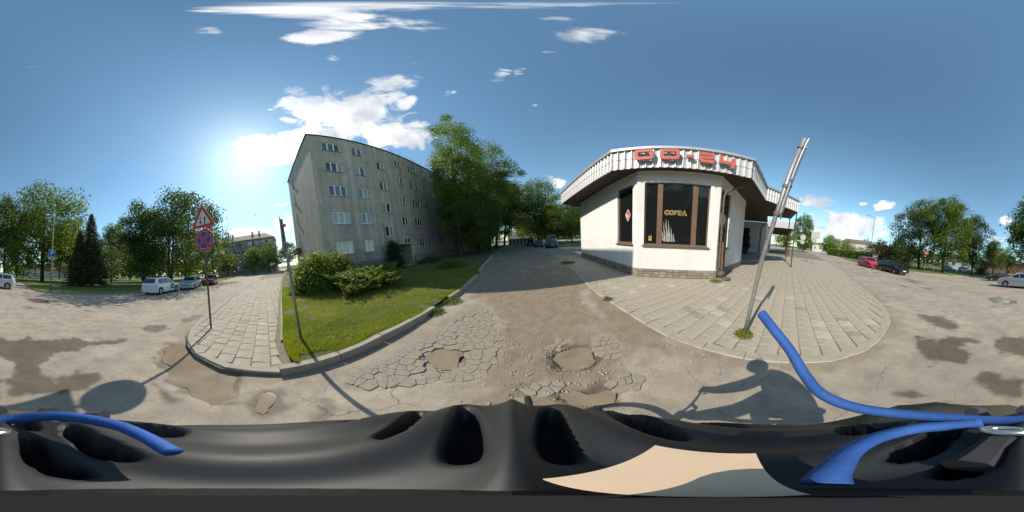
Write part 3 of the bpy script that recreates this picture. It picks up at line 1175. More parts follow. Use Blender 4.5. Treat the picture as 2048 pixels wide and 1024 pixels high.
# ---- grass of the park and of the green island across the road
PARKM = mat('park_turf', (.09, .13, .03), .95, var=.35, scale=.6, bump=.8, bscale=25, col2=(.15, .19, .05))
PARK = [(-4.07, -16.73), (-5.8, -14.9), (-9, -13.2), (-13.8, -11.2), (-18, -10.1), (-23, -9.0), (-33, -7.2), (-47, -5), (-53, -6), (-56, -30), (-78, -60), (-60, -88), (-7, -90), (-5.5, -60), (-4.8, -33), (-4.17, -21)]
ISLAND = [(26, -16.9), (16.3, -18.8), (13.85, -20.6), (11.4, -24.2), (9.9, -30), (8.5, -42), (9.3, -84), (80, -90), (82, -46), (60, -27), (36, -18.7)]
park = flat('park_lawn', PARK, .10, PARKM)
isle = flat('island_lawn', ISLAND, .10, PARKM)
kerb(park, [(-4.15, -24), (-4.05, -16.73), (-5.8, -14.85), (-9, -13.15), (-13.8, -11.15), (-18, -10.05), (-23, -8.95), (-33, -7.15)], 1.6, .14, .13, -1, 40, 9)
kerb(isle, [(60, -26.95), (36, -18.65), (26, -16.85), (16.3, -18.75), (13.85, -20.55), (11.4, -24.2), (9.9, -30)], 2.0, .14, .13, -1, 45, 10)
flat('yard_lawn', [(8.6, 29), (16, 27), (34, 30), (34, 64), (12, 64), (10, 40)], .06, PARKM)
flat('corner_lawn', [(-36, 6.5), (-24, 4.3), (-23.5, 6.0), (-36, 9), (-70, 16), (-70, 12), (-50, 9)], .12, PARKM)


def poly_sampler(poly, dist_pow, z):
    def f(n, rs):
        A = np.array(poly)
        P = A.min(0) + rs.rand(n * 3, 2) * (A.max(0) - A.min(0))
        d = np.hypot(P[:, 0], P[:, 1])
        P = P[(rs.rand(len(P)) < (14 / np.maximum(d, 14)) ** dist_pow)]
        P = P[in_poly(P, poly)][:n]
        return P[:, 0], P[:, 1], np.full(len(P), z)
    return f


blades('park_grass', 60000, poly_sampler(PARK, 1.5, .10), .10, .02, GRASSM, 5, 'mown park grass under the trees behind the parked cars')
blades('island_grass', 40000, poly_sampler(ISLAND, 1.5, .10), .10, .02, GRASSM, 6, 'mown grass of the green island beside the no-entry sign')

# ================================================================== buildings


def brick_mat(name, c1, c2, mortar, bw=.25, bh=.088, axis='XZ', bump=.4):
    m = bpy.data.materials.new(name)
    m.use_nodes = True
    t = m.node_tree
    b = t.nodes['Principled BSDF']
    b.inputs['Roughness'].default_value = .92
    tc = nd(t, 'ShaderNodeTexCoord')
    sx = nd(t, 'ShaderNodeSeparateXYZ')
    t.links.new(tc.outputs['Object'], sx.inputs[0])
    cx = nd(t, 'ShaderNodeCombineXYZ')
    t.links.new(sx.outputs[axis[0]], cx.inputs[0])
    t.links.new(sx.outputs[axis[1]], cx.inputs[1])
    br = nd(t, 'ShaderNodeTexBrick')
    br.inputs['Scale'].default_value = 1.0
    br.inputs['Brick Width'].default_value = bw
    br.inputs['Row Height'].default_value = bh
    br.inputs['Mortar Size'].default_value = .016
    br.inputs['Color1'].default_value = (*c1, 1)
    br.inputs['Color2'].default_value = (*c2, 1)
    br.inputs['Mortar'].default_value = (*mortar, 1)
    t.links.new(cx.outputs[0], br.inputs['Vector'])
    nz = nd(t, 'ShaderNodeTexNoise')
    nz.inputs['Scale'].default_value = .7
    nz.inputs['Detail'].default_value = 8
    nz.inputs['Roughness'].default_value = .7
    t.links.new(tc.outputs['Object'], nz.inputs['Vector'])
    mr = nd(t, 'ShaderNodeMapRange')
    mr.inputs['From Min'].default_value = .3
    mr.inputs['From Max'].default_value = .7
    mr.inputs['To Min'].default_value = .70
    mr.inputs['To Max'].default_value = 1.12
    t.links.new(nz.outputs['Fac'], mr.inputs['Value'])
    # rain streaks run down the wall
    sm_ = nd(t, 'ShaderNodeMapping')
    sm_.inputs['Scale'].default_value = (2.2, 2.2, .12)
    t.links.new(tc.outputs['Object'], sm_.inputs['Vector'])
    ns = nd(t, 'ShaderNodeTexNoise')
    ns.inputs['Scale'].default_value = 1.0
    ns.inputs['Detail'].default_value = 6
    t.links.new(sm_.outputs[0], ns.inputs['Vector'])
    ms = nd(t, 'ShaderNodeMapRange')
    ms.inputs['From Min'].default_value = .35
    ms.inputs['From Max'].default_value = .65
    ms.inputs['To Min'].default_value = .80
    ms.inputs['To Max'].default_value = 1.08
    t.links.new(ns.outputs['Fac'], ms.inputs['Value'])
    pr = nd(t, 'ShaderNodeMath', operation='MULTIPLY')
    t.links.new(mr.outputs[0], pr.inputs[0])
    t.links.new(ms.outputs[0], pr.inputs[1])
    mx = nd(t, 'ShaderNodeVectorMath', operation='SCALE')
    t.links.new(br.outputs['Color'], mx.inputs[0])
    t.links.new(pr.outputs[0], mx.inputs['Scale'])
    t.links.new(mx.outputs[0], b.inputs['Base Color'])
    bp = nd(t, 'ShaderNodeBump')
    bp.invert = True
    bp.inputs['Strength'].default_value = bump
    bp.inputs['Distance'].default_value = .01
    t.links.new(br.outputs['Fac'], bp.inputs['Height'])
    t.links.new(bp.outputs[0], b.inputs['Normal'])
    return m


def glass_mat(name, col, rough=.03, spec=.5, ior=1.5):
    if name in MATS:
        return MATS[name]
    m = bpy.data.materials.new(name)
    m.use_nodes = True
    t = m.node_tree
    b = t.nodes['Principled BSDF']
    b.inputs['Base Color'].default_value = (*col, 1)
    b.inputs['Roughness'].default_value = rough
    b.inputs['Specular IOR Level'].default_value = spec
    b.inputs['IOR'].default_value = ior
    tc = nd(t, 'ShaderNodeTexCoord')
    nz = nd(t, 'ShaderNodeTexNoise')
    nz.inputs['Scale'].default_value = 1.6
    t.links.new(tc.outputs['Object'], nz.inputs['Vector'])
    bp = nd(t, 'ShaderNodeBump')
    bp.inputs['Strength'].default_value = .05
    bp.inputs['Distance'].default_value = .05
    t.links.new(nz.outputs['Fac'], bp.inputs['Height'])
    t.links.new(bp.outputs[0], b.inputs['Normal'])
    MATS[name] = m
    return m


WHITE_PVC = mat('white_window_frame', (.82, .82, .80), .5, var=.05)
GLASS_D = glass_mat('window_glass', (.022, .028, .036), .03, .5, 2.1)
GLASS_C = glass_mat('curtained_glass', (.30, .30, .275), .05, .5, 1.9)
GLASS_B = glass_mat('grey_glass', (.085, .09, .095), .04, .5, 2.1)  # lighter grey pane tone, dealt out at random
CONC = mat('concrete_sill', (.30, .29, .26), .9, var=.15)
BRICK = brick_mat('silicate_brick', (.54, .48, .39), (.61, .545, .445), (.31, .27, .215), .5, .165)
PLASTER = mat('grey_plaster', (.49, .445, .37), .95, streak=.14, var=.16, scale=1.2, bump=.5, bscale=40)
TINROOF = mat('dark_tin', (.06, .058, .055), .6, var=.2)
PIPE = mat('tin_pipe', (.28, .28, .27), .45, .6, var=.1)


def wall_holes(mb, mp, s0, s1, z0, z1, holes, depth, mi=0, flip=False):
    """flat wall with rectangular openings and their reveals. mp(s, d, z) -> xyz, d inward"""
    S = sorted({s0, s1, *[h[0] for h in holes], *[h[1] for h in holes]})
    Z = sorted({z0, z1, *[h[2] for h in holes], *[h[3] for h in holes]})
    S = [s for s in S if s0 <= s <= s1]
    Z = [z for z in Z if z0 <= z <= z1]

    def q(a):
        mb.add(a if not flip else a[::-1], [(0, 1, 2, 3)], mi)
    for i in range(len(S) - 1):
        for j in range(len(Z) - 1):
            cs, cz = (S[i] + S[i + 1]) / 2, (Z[j] + Z[j + 1]) / 2
            if any(h[0] < cs < h[1] and h[2] < cz < h[3] for h in holes):
                continue
            q([mp(S[i], 0, Z[j]), mp(S[i + 1], 0, Z[j]), mp(S[i + 1], 0, Z[j + 1]), mp(S[i], 0, Z[j + 1])])
    for a, b, c, d in holes:
        q([mp(a, 0, c), mp(b, 0, c), mp(b, depth, c), mp(a, depth, c)])
        q([mp(a, depth, d), mp(b, depth, d), mp(b, 0, d), mp(a, 0, d)])
        q([mp(a, 0, d), mp(a, 0, c), mp(a, depth, c), mp(a, depth, d)])
        q([mp(b, depth, d), mp(b, depth, c), mp(b, 0, c), mp(b, 0, d)])


def window(root, mp_o, rot, w, h, panes, frame_m, glass, depth=.1, fw=.085, sill=True, mull=None, sill_m=None, name='window', label=None):
    """window in a wall opening: origin at the opening's lower left, local x along the wall, local y inwards.
    panes: list of relative widths"""
    mb = MB()
    y0, y1 = depth - .06, depth + .02
    tot = sum(panes)
    xs = [0]
    for p in panes:
        xs.append(xs[-1] + w * p / tot)
    # outer frame: four butted bars, then mullions
    mb.box((w / 2, (y0 + y1) / 2, fw / 2), (w, y1 - y0, fw))
    mb.box((w / 2, (y0 + y1) / 2, h - fw / 2), (w, y1 - y0, fw))
    for x in (fw / 2, w - fw / 2):
        mb.box((x, (y0 + y1) / 2, h / 2), (fw, y1 - y0, h - 2 * fw))
    for x in xs[1:-1]:
        mb.box((x, (y0 + y1) / 2 + (.004 if mull else 0), h / 2), (mull or fw * 1.5, y1 - y0, h - 2 * fw))
    o = obj(name, mb, frame_m, root, mp_o, rot, label=label)
    for i in range(len(panes)):
        a = xs[i] + (fw if i == 0 else (mull or fw * 1.5) / 2)
        b = xs[i + 1] - (fw if i == len(panes) - 1 else (mull or fw * 1.5) / 2)
        pm = MB().box(((a + b) / 2, depth - .02, h / 2), (b - a, .012, h - 2 * fw))
        g = glass[i % len(glass)] if isinstance(glass, (list, tuple)) else glass
        obj('pane', pm, g, o)
    if sill:
        sm = MB()
        sm.add([(-.08, -.09, -.05), (w + .08, -.09, -.05), (w + .08, depth - .06, -.01), (-.08, depth - .06, -.01), (-.08, -.09, -.02), (w + .08, -.09, -.02), (w + .08, depth - .06, .012), (-.08, depth - .06, .012)],
               [(3, 2, 1, 0), (4, 5, 6, 7), (0, 1, 5, 4), (1, 2, 6, 5), (2, 3, 7, 6), (3, 0, 4, 7)])
        obj('sill', sm, sill_m or CONC, o)
    return o


def build_flats():
    root = thing('apartment_building', 'five-storey grey brick block of flats with white windows behind the lawn', 'building', (-12.61, 5.65, 0), R(87))
    rr = random.Random(2)
    Hr, Ln, Dp = 15.45, 62, 11.3
    holes, wins = [], []
    cols = [(1.22, 3.07, 3), (4.35, 5.6, 2), (10.42, 11.5, 2), (12.95, 14.7, 3), (16.15, 17.25, 2), (19.8, 21.1, 2), (22.6, 24.3, 3), (27.2, 28.4, 2), (30, 31.8, 3)]
    for c, (a, b, n) in enumerate(cols):
        for f in range(5):
            z = 2.16 + 2.79 * f
            wins.append((a, b, z, z + 1.22, n, c, f))
    for f in range(4):
        z = 3.63 + 2.8 * f
        wins.append((7.36, 8.55, z, z + 1.18, 2, 20, f))
    holes = [w[:4] for w in wins]
    mb = MB()
    wall_holes(mb, lambda s, d, z: (s, d, z), .42, Ln, 1.34, Hr, holes, .14)
    obj('brick_wall', mb, BRICK, root)
    pl = MB()
    # rendered gable with its own small windows, corner strip, plinth and back walls
    gh = [(7.85, 8.55, z, z + 1.35) for z in (4.6, 7.35, 10.1, 12.8)]
    wall_holes(pl, lambda s, d, z: (d, s, z), 0, Dp, 0, Hr, gh, .14, flip=True)
    pl.add([(0, 0, 0), (.42, 0, 0), (.42, 0, Hr), (0, 0, Hr)], [(0, 1, 2, 3)])
    pl.add([(0, Dp, 0), (Ln, Dp, 0), (Ln, Dp, Hr), (0, Dp, Hr)], [(3, 2, 1, 0)])
    pl.add([(Ln, 0, 0), (Ln, Dp, 0), (Ln, Dp, Hr), (Ln, 0, Hr)], [(0, 1, 2, 3)])
    obj('plaster_wall', pl, PLASTER, root)
    bs = MB()
    wall_holes(bs, lambda s, d, z: (s, d - .06, z), .42, Ln, 0, 1.34, [(11.2 + 4.6 * k, 11.9 + 4.6 * k, .45, .85) for k in range(6)], .25)
    bs.add([(.42, -.06, 1.34), (Ln, -.06, 1.34), (Ln, 0, 1.345), (.42, 0, 1.345)], [(0, 1, 2, 3)])
    bs.add([(.42, 0, 0), (.42, -.06, 0), (.42, -.06, 1.34), (.42, 0, 1.345)], [(0, 1, 2, 3)])
    obj('plinth', bs, mat('plinth_plaster', (.27, .255, .225), .95, var=.2, scale=2, bump=.5), root)
    rf = MB()
    rf.box((Ln / 2, Dp / 2, Hr + .06), (Ln + .24, Dp + .24, .11))
    roof = obj('roof', rf, TINROOF, root)
    for x, y in ((5.4, .9), (7.6, 1.0), (13.5, 3), (24, 3), (35, 3)):
        ch = MB().box((x, y + 1.2, Hr + .5), (.62, .62, .7))
        ch.box((x, y + 1.2, Hr + .89), (.8, .8, .08))
        obj('chimney', ch, PLASTER, roof)
    rl = MB()
    for k in range(40):
        x = -.1 + k * 1.45
        rl.tube([(x, -.1, Hr + .17), (x, -.1, Hr + .82)], .014, 5)
    for z in (.45, .8):
        rl.tube([(-.1, -.1, Hr + z), (39 * 1.45 - .1, -.1, Hr + z)], .007, 4)
    obj('roof_railing', rl, PIPE, roof)
    for a, b, z0, z1, n, c, f in wins:
        gl = []
        for k in range(n):
            u = rr.random()
            gl.append(GLASS_C if (u < .22 or (c == 0 and f == 1)) else GLASS_B if u < .5 else GLASS_D)
        window(root, (a, 0, z0), (0, 0, 0), b - a, z1 - z0, [1] * n, WHITE_PVC, gl, .14)
    for a, b, z0, z1 in gh:
        window(root, (0, b, z0), (0, 0, R(-90)), b - a, z1 - z0, [1], WHITE_PVC, GLASS_D, .14)
    for x in (18.45, 40):
        dp = MB().tube([(x, -.1, Hr - .05), (x, -.12, 14.9), (x, -.12, .4), (x, -.3, .25)], .06, 8)
        obj('downpipe', dp, PIPE, root)
    gp = MB().tube([(7.05, -.08, 4.9), (7.05, -.08, 1.2), (6.95, -.08, .8)], .028, 6)
    gp.tube([(7.05, -.08, 4.9), (6.7, -.08, 4.95)], .028, 6)
    obj('gas_pipe', gp, mat('green_pipe', (.10, .20, .15), .5), root)
    # stairwell porch
    pc = MB()
    pc.box((8.3, -.75, 2.62), (3.2, 1.6, .14))
    pc.box((6.85, -.75, 1.28), (.22, 1.4, 2.54))
    pc.box((9.75, -.75, 1.28), (.22, 1.4, 2.54))
    porch = obj('porch', pc, PLASTER, root)
    obj('door', MB().box((8.3, -.1, 1.25), (1.1, .08, 2.1)), mat('dark_door', (.07, .045, .03), .6), porch)
    for k in range(4):
        obj('step', MB().box((8.3, -1.75 - .3 * k, .28 - .07 * k), (2.4 + .1 * k, .3, .12)), CONC, porch)
    # flat-roofed entrance on the gable
    en = MB().box((-.3, 9.6, 3.55), (.6, 3.0, .75))
    obj('balcony', en, mat('balcony_sheet', (.13, .09, .07), .8), root)
    # cornice course
    lb = MB().box((11 + (Ln - 11) / 2 - .2, -.03, 3.98), (Ln - 11, .07, .16))
    obj('ledge', lb, PLASTER, root)
    return root


build_flats()

# ------------------------------------------------------------------ the white shop
V2 = lambda *a: Vector(a)
C1, C2, WL, WR = V2(4.87, 5.07), V2(6.83, 2.21), V2(5.91, 13.06), V2(11.63, 1.88)
FF, FA, FB, FC, FD = V2(4.42, 13.6), V2(4.0, 5.59), V2(7.03, 1.02), V2(10.7, .52), V2(13.35, -2.02)
STUCCO = mat('white_stucco', (.73, .73, .705), .93, streak=.07, var=.06, scale=.9, bump=.25, bscale=120)
BROWNF = mat('brown_frame', (.155, .095, .06), .5, var=.15, scale=4)
SHOPG = glass_mat('shop_glass', (.010, .012, .012), .02, .55)
SOFFIT = mat('brown_soffit', (.055, .035, .026), .7, var=.2, scale=3)
TILEM = mat('silver_roof_tile', (.50, .505, .51), .40, 0.15, var=.06, scale=3)
STONES = [mat('plinth_stone_%s' % n, c, .95, var=.18, scale=9, bump=.8, bscale=50) for n, c in (('grey', (.26, .24, .20)), ('buff', (.31, .275, .225)), ('brown', (.23, .195, .16)))]


class Face:
    """wall seen from outside: s runs left to right, outward is to the right of the walking direction"""

    def __init__(self, a, b):
        self.a, self.d = a, (b - a).normalized()
        self.len = (b - a).length
        self.out = Vector((self.d.y, -self.d.x))
        self.ang = math.atan2(self.d.y, self.d.x)

    def __call__(self, s, inward, z):
        p = self.a + self.d * s - self.out * inward
        return (p.x, p.y, z)


def tile_mesh(w, h, tilt):
    mb = MB()
    k = 12
    prof = []
    for i in range(k + 1):
        u = i / k
        if u < .62:
            d = .012 * (1 - math.sin(math.pi * u / .62))
        else:
            d = .012 + .048 * math.sin(math.pi * (u - .62) / .38)
        prof.append((u * w, d))
    top = [(x, -d, h) for x, d in prof]
    bot = [(x, -d - tilt, 0) for x, d in prof]
    lip = [(x, -d - tilt + .028, -.004) for x, d in prof]
    n = k + 1
    mb.add(lip + bot + top, [(i, i + 1, n + i + 1, n + i) for i in range(k)] + [(n + i, n + i + 1, 2 * n + i + 1, 2 * n + i) for i in range(k)])
    return mb.mesh('roof_tile', [TILEM], False)


def text_mesh(body, size, extrude, offset=0.0, shear=0.0, m=None, name='lettering'):
    cu = bpy.data.curves.new(name, 'FONT')
    cu.body = body
    cu.size = size
    cu.extrude = extrude
    cu.offset = offset
    cu.shear = shear
    cu.space_character = 1.12
    cu.align_x = 'CENTER'
    cu.align_y = 'CENTER'
    o = bpy.data.objects.new(name, cu)
    COL.objects.link(o)
    dg = bpy.context.evaluated_depsgraph_get()
    me = bpy.data.meshes.new_from_object(o.evaluated_get(dg))
    bpy.data.objects.remove(o)
    me.materials.clear()
    if m:
        me.materials.append(m)
    return me


def build_shop():
    root = thing('shop_building', 'low white corner shop with silver tiled fascia and big dark windows', 'shop', (8.0, 6.0, 0))
    off = (-8.0, -6.0, 0)
    top = 4.74
    f1, f2, f3 = Face(WL, C1), Face(C1, C2), Face(C2, WR)
    w1 = (f1.len - 1.66, f1.len - .34, 1.42, 4.19)
    w2 = (.30, 3.02, 1.42, 4.18)
    w3 = (.12, 1.45, 1.40, 4.18)
    mb = MB()
    for f, h in ((f1, [w1]), (f2, [w2]), (f3, [w3])):
        wall_holes(mb, f, 0, f.len, .38, top, h, .16)
    for a, b in ((WR, V2(11.9, 8.4)), (V2(11.9, 8.4), V2(6.6, 14.0)), (V2(6.6, 14.0), WL)):
        wall_holes(mb, Face(a, b), 0, (b - a).length, .0, top, [], .1)
    obj('wall', mb, STUCCO, root, off)
    # ashlar plinth, every block
    core = MB()
    for f in (f1, f2, f3):
        wall_holes(core, f, 0, f.len, -.02, .39, [], .1)
    pl = obj('plinth', core, JOINTM, root, off)
    rr = random.Random(6)
    for f in (f1, f2, f3):
        for row in range(3):
            s = -.16 if row % 2 else 0.0
            while s < f.len - .02:
                l = rr.uniform(.26, .36)
                a, b = max(0, s) + .006, min(f.len, s + l) - .006
                if b - a > .04:
                    bm_ = MB()
                    z0, z1 = .03 + row * .122, .03 + row * .122 + .110
                    pr = rr.uniform(.022, .034)
                    ins = .008
                    P = [f(a, 0, z0), f(b, 0, z0), f(b, 0, z1), f(a, 0, z1), f(a + ins, -pr, z0 + ins), f(b - ins, -pr, z0 + ins), f(b - ins, -pr, z1 - ins), f(a + ins, -pr, z1 - ins)]
                    bm_.add(P, [(4, 5, 6, 7), (0, 1, 5, 4), (1, 2, 6, 5), (2, 3, 7, 6), (3, 0, 4, 7)])
                    obj('stone', bm_, rr.choice(STONES), pl)
                s += l
    # windows
    sillm = mat('brown_sill', (.12, .085, .06), .6)
    window(root, Vector(f1(w1[0], 0, w1[2])) + Vector(off), (0, 0, f1.ang), w1[1] - w1[0], w1[3] - w1[2], [1], BROWNF, SHOPG, .13, .09, sill_m=sillm, label='narrow brown framed window with a red dice sticker')
    wf2 = window(root, Vector(f2(w2[0], 0, w2[2])) + Vector(off), (0, 0, f2.ang), w2[1] - w2[0], w2[3] - w2[2], [.645, 1.46, .615], BROWNF, SHOPG, .13, .06, mull=.22, sill_m=sillm, label='wide three-part brown framed shop window')
    window(root, Vector(f3(w3[0], 0, w3[2])) + Vector(off), (0, 0, f3.ang), w3[1] - w3[0], w3[3] - w3[2], [1], BROWNF, SHOPG, .13, .09, sill_m=sillm, label='brown framed window by the downpipe')
    # soffit and flat roof
    plan = [FF, FA, FB, FC, FD, V2(17.8, -2.02), V2(17.8, 8.5), V2(7, 15)]
    ins = [V2(4.62, 13.4), V2(4.16, 5.66), V2(7.1, 1.18), V2(10.75, .66), V2(13.4, -1.86), V2(17.6, -1.86), V2(17.6, .40), V2(22.95, .40), V2(22.95, 8.4), V2(7, 14.8)]
    so = MB().prism([tuple(p) for p in ins], top, top + .05)
    sf = obj('soffit', so, SOFFIT, root, off)
    bd = MB()
    for y in (-1.2, -.3, .6, 1.5, 2.4):
        bd.box((15.0, y, top - .04), (5.0 if y > 0 else 3.6, .08, .07))
    obj('beam', bd, SOFFIT, sf)
    rf = MB().prism([tuple(p) for p in ins], 5.60, 5.64)
    obj('roof', rf, mat('roof_felt', (.10, .10, .10), .9), root, off)
    # tiled fascia
    back = MB()
    for a, b in ((FF, FA), (FA, FB), (FB, FC), (FC, FD), (FD, V2(17.8, -2.02)), (V2(7, 15), FF)):
        f = Face(a, b)
        P = [f(0, .06, 4.70), f(f.len, .06, 4.70), f(f.len, .06, 5.66), f(0, .06, 5.66), f(0, .11, 4.70), f(f.len, .11, 4.70), f(f.len, .11, 5.66), f(0, .11, 5.66)]
        back.add(P, [(0, 1, 2, 3), (7, 6, 5, 4), (0, 4, 5, 1)])
    fas = obj('fascia', back, TINROOF, root, off)
    for a, b, n in ((FF, FA, 29), (FA, FB, 20), (FB, FC, 13), (FC, FD, 14), (FD, V2(17.8, -2.02), 16)):
        f = Face(a, b)
        w = f.len / n
        m1, m2 = tile_mesh(w, .52, .034), tile_mesh(w, .50, .034)
        for i in range(n):
            for me, z in ((m1, 4.685), (m2, 5.165)):
                p = f(i * w, 0.0 if z < 5 else .012, z)
                link('roof_tile', me, fas, p, (0, 0, f.ang))
    cap = MB()
    capm = mat('grey_flashing', (.46, .46, .455), .4, .4, var=.05)
    for a, b in ((FF, FA), (FA, FB), (FB, FC), (FC, FD), (FD, V2(17.8, -2.02))):
        f = Face(a, b)
        e = .10
        P = []
        for s in (-.04, f.len + .04):
            for d, z in ((-e, 5.62), (-e, 5.74), (.12, 5.765), (.12, 5.62)):
                P.append(f(s, d, z))
        cap.add(P, [(0, 4, 5, 1), (1, 5, 6, 2), (0, 3, 7, 4), (3, 2, 6, 7), (0, 1, 2, 3), (7, 6, 5, 4)])
    obj('flashing', cap, capm, fas)
    gt = MB()
    for a, b in ((FB, FC),):
        f = Face(a, b)
        gt.tube([f(.4, .5, 4.66), f(.0, 1.0, 4.60)], .05, 8)
    # downpipe at the corner: slopes from the eave to the wall, then drops
    cpt = C2 + Vector((.55, -.35)) * .16
    dp = MB().tube([(C2.x + .75, C2.y - .95, 4.66), (C2.x + .72, C2.y - .9, 4.55), (C2.x + .16, C2.y - .16, 3.95), (C2.x + .12, C2.y - .12, 3.75), (C2.x + .12, C2.y - .12, .5), (C2.x + .28, C2.y - .22, .32)], .055, 10)
    dp.tube([(C2.x + .12, C2.y - .12, 2.02), (C2.x + .12, C2.y - .12, 2.08)], .075, 10)
    dp.tube([(C2.x + .12, C2.y - .12, 3.3), (C2.x + .12, C2.y - .12, 3.36)], .075, 10)
    obj('downpipe', dp, mat('brown_downpipe', (.11, .085, .07), .5, var=.2), root, off, smooth=False)
    # posts under the canopy
    pm = mat('maroon_post', (.10, .055, .05), .55, var=.2)
    for x, y in ((13.55, -2.06), (17.6, -2.0)):
        ps = MB().tube([(x, y, .03), (x, y, 4.72)], .055, 10)
        ps.box((x, y, .07), (.2, .2, .06))
        obj('canopy_post', ps, pm, root, off)
    an = MB().tube([(13.5, -2.15, 4.8), (13.55, -2.2, 6.05)], .03, 6)
    an.ell((13.54, -2.19, 5.72), (.12, .12, .07), 8, 6)
    obj('antenna', an, mat('pale_metal', (.6, .6, .6), .4, .3), root, off)
    return root, f1, f2, f3, off


SHOP, SF1, SF2, SF3, SOFF = build_shop()


def place_on(face, s, inward, z):
    p = face(s, inward, z)
    return p, (R(90), 0, face.ang)


# ---- numerals 00-24 on the fascia
def ring_poly(w, h, t, ch):
    o = [(ch, 0), (w - ch, 0), (w, ch), (w, h - ch), (w - ch, h), (ch, h), (0, h - ch), (0, ch)]
    i = [(t, t), (w - t, t), (w - t, t), (w - t, h - t), (w - t, h - t), (t, h - t), (t, h - t), (t, t)]
    return o, i


def digit(kind, w, h, t):
    mb = MB()
    dep = .13
    if kind == '0':
        ch = .13
        out = []
        for cx, cy, a0 in ((ch, ch, 180), (w - ch, ch, 270), (w - ch, h - ch, 0), (ch, h - ch, 90)):
            for k in range(5):
                a = R(a0 + 22.5 * k)
                out.append((cx + ch * math.cos(a), cy + ch * math.sin(a)))
        inn = []
        for (cx, cy) in ((t, t), (w - t, t), (w - t, h - t), (t, h - t)):
            inn += [(cx + (k - 2) * .0015, cy + (k - 2) * .0015) for k in range(5)]
        n = len(out)
        V = [(x, -dep, y) for x, y in out] + [(x, -dep, y) for x, y in inn] + [(x, 0, y) for x, y in out] + [(x, 0, y) for x, y in inn]
        mb.add(V, [(i, (i + 1) % n, n + (i + 1) % n, n + i) for i in range(n)], 0)
        mb.add(V, [(2 * n + i, 2 * n + (i + 1) % n, (i + 1) % n, i) for i in range(n)] + [(n + i, n + (i + 1) % n, 3 * n + (i + 1) % n, 3 * n + i) for i in range(n)], 1)
        return mb
    c = .09
    m = h / 2
    if kind == '2':
        P = [(0, h), (0, h - t), (w - t, h - t), (w - t, m + t / 2), (c, m + t / 2), (0, m + t / 2 - c), (0, c), (c, 0), (w, 0), (w, t), (t, t), (t, m - t / 2), (w - c, m - t / 2), (w, m - t / 2 + c), (w, h - c), (w - c, h)]
    elif kind == '4':
        b = h * .22
        r0, r1 = w - t * 1.15, w
        P = [(0, h), (0, b), (r0, b), (r0, -.06), (r1, -.06), (r1, h * .86), (r0, h * .86), (r0, b + t), (t, b + t), (t, h)]
    else:
        P = [(0, 0), (w, 0), (w, h), (0, h)]
    n = len(P)
    V = [(x, -dep, y) for x, y in P] + [(x, 0, y) for x, y in P]
    mb.add(V, [tuple(range(n))], 0)
    mb.add(V, [(n + i, n + (i + 1) % n, (i + 1) % n, i) for i in range(n)] + [tuple(range(2 * n - 1, n - 1, -1))], 1)
    return mb


REDF = mat('faded_red_plastic', (.52, .115, .085), .5, var=.10, scale=3)
LSIDE = mat('letter_side', (.42, .40, .34), .6, var=.1)
fab = Face(FA, FB)
sign = thing('shop_sign', 'red raised numerals reading 00-24 on the silver fascia', 'sign', (*fab(0, 0, 4.7)[:2], 4.7), fab.ang)
for kind, s, w, z, h in (('0', .92, .70, .30, .50), ('0', 1.86, .70, .30, .50), ('-', 2.80, .26, .44, .12), ('2', 3.26, .56, .26, .49), ('4', 4.02, .62, .24, .48)):
    dm = digit(kind, w, h, .135)
    me = dm.mesh('numeral', [REDF, LSIDE])
    bm = bmesh.new()
    bm.from_mesh(me)
    bmesh.ops.remove_doubles(bm, verts=bm.verts, dist=1e-5)
    bmesh.ops.recalc_face_normals(bm, faces=bm.faces)
    bm.to_mesh(me)
    bm.free()
    o = link('numeral', me, sign, (s, -.11, z))
# brackets that hold the numerals off the tiles
for s in (1.1, 1.4, 2.05, 2.4, 2.92, 3.4, 3.65, 4.2, 4.5):
    obj('bracket', MB().box((s, -.055, .46), (.04, .11, .04)), TINROOF, sign)

# ---- stickers on the glass
YEL = mat('yellow_print', (.50, .35, .04), .5, var=.1)
CREAM = mat('cream_print', (.45, .41, .26), .5, var=.1)
DKB = mat('dark_brown_print', (.06, .03, .03), .5)
p, rot = place_on(SF2, 1.60, .10, 2.82)
cob = thing('logo_sticker', 'yellow and dark COBRA lettering stuck on the wide shop window', 'sticker', p, 0)
cob.rotation_euler = rot
for body, sz, off_, m_, dz in (('COBRA', .25, .022, CREAM, 0), ('COBRA', .25, .014, YEL, .004), ('COBRA', .25, .002, DKB, .008)):
    me = text_mesh(body, sz, .0015, off_, 0, m_)
    link('lettering', me, cob, (0, 0, dz))
# dice sticker
p, rot = place_on(SF1, SF1.len - .86, .10, 2.78)
dice = thing('dice_sticker', 'red diamond-shaped dice sticker with white dots on the narrow window', 'sticker', p, 0)
dice.rotation_euler = rot


def rrect(w, h, r, n=4):
    o = []
    for cx, cy, a0 in ((w / 2 - r, h / 2 - r, 0), (-w / 2 + r, h / 2 - r, 90), (-w / 2 + r, -h / 2 + r, 180), (w / 2 - r, -h / 2 + r, 270)):
        for k in range(n + 1):
            a = R(a0 + 90 * k / n)
            o.append((cx + r * math.cos(a), cy + r * math.sin(a)))
    return o


def diamond(s, z0, z1, sx=.72):
    return MB().prism([((x - y) * .7071 * sx, (x + y) * .7071) for x, y in rrect(s, s, s * .16)], z0, z1)


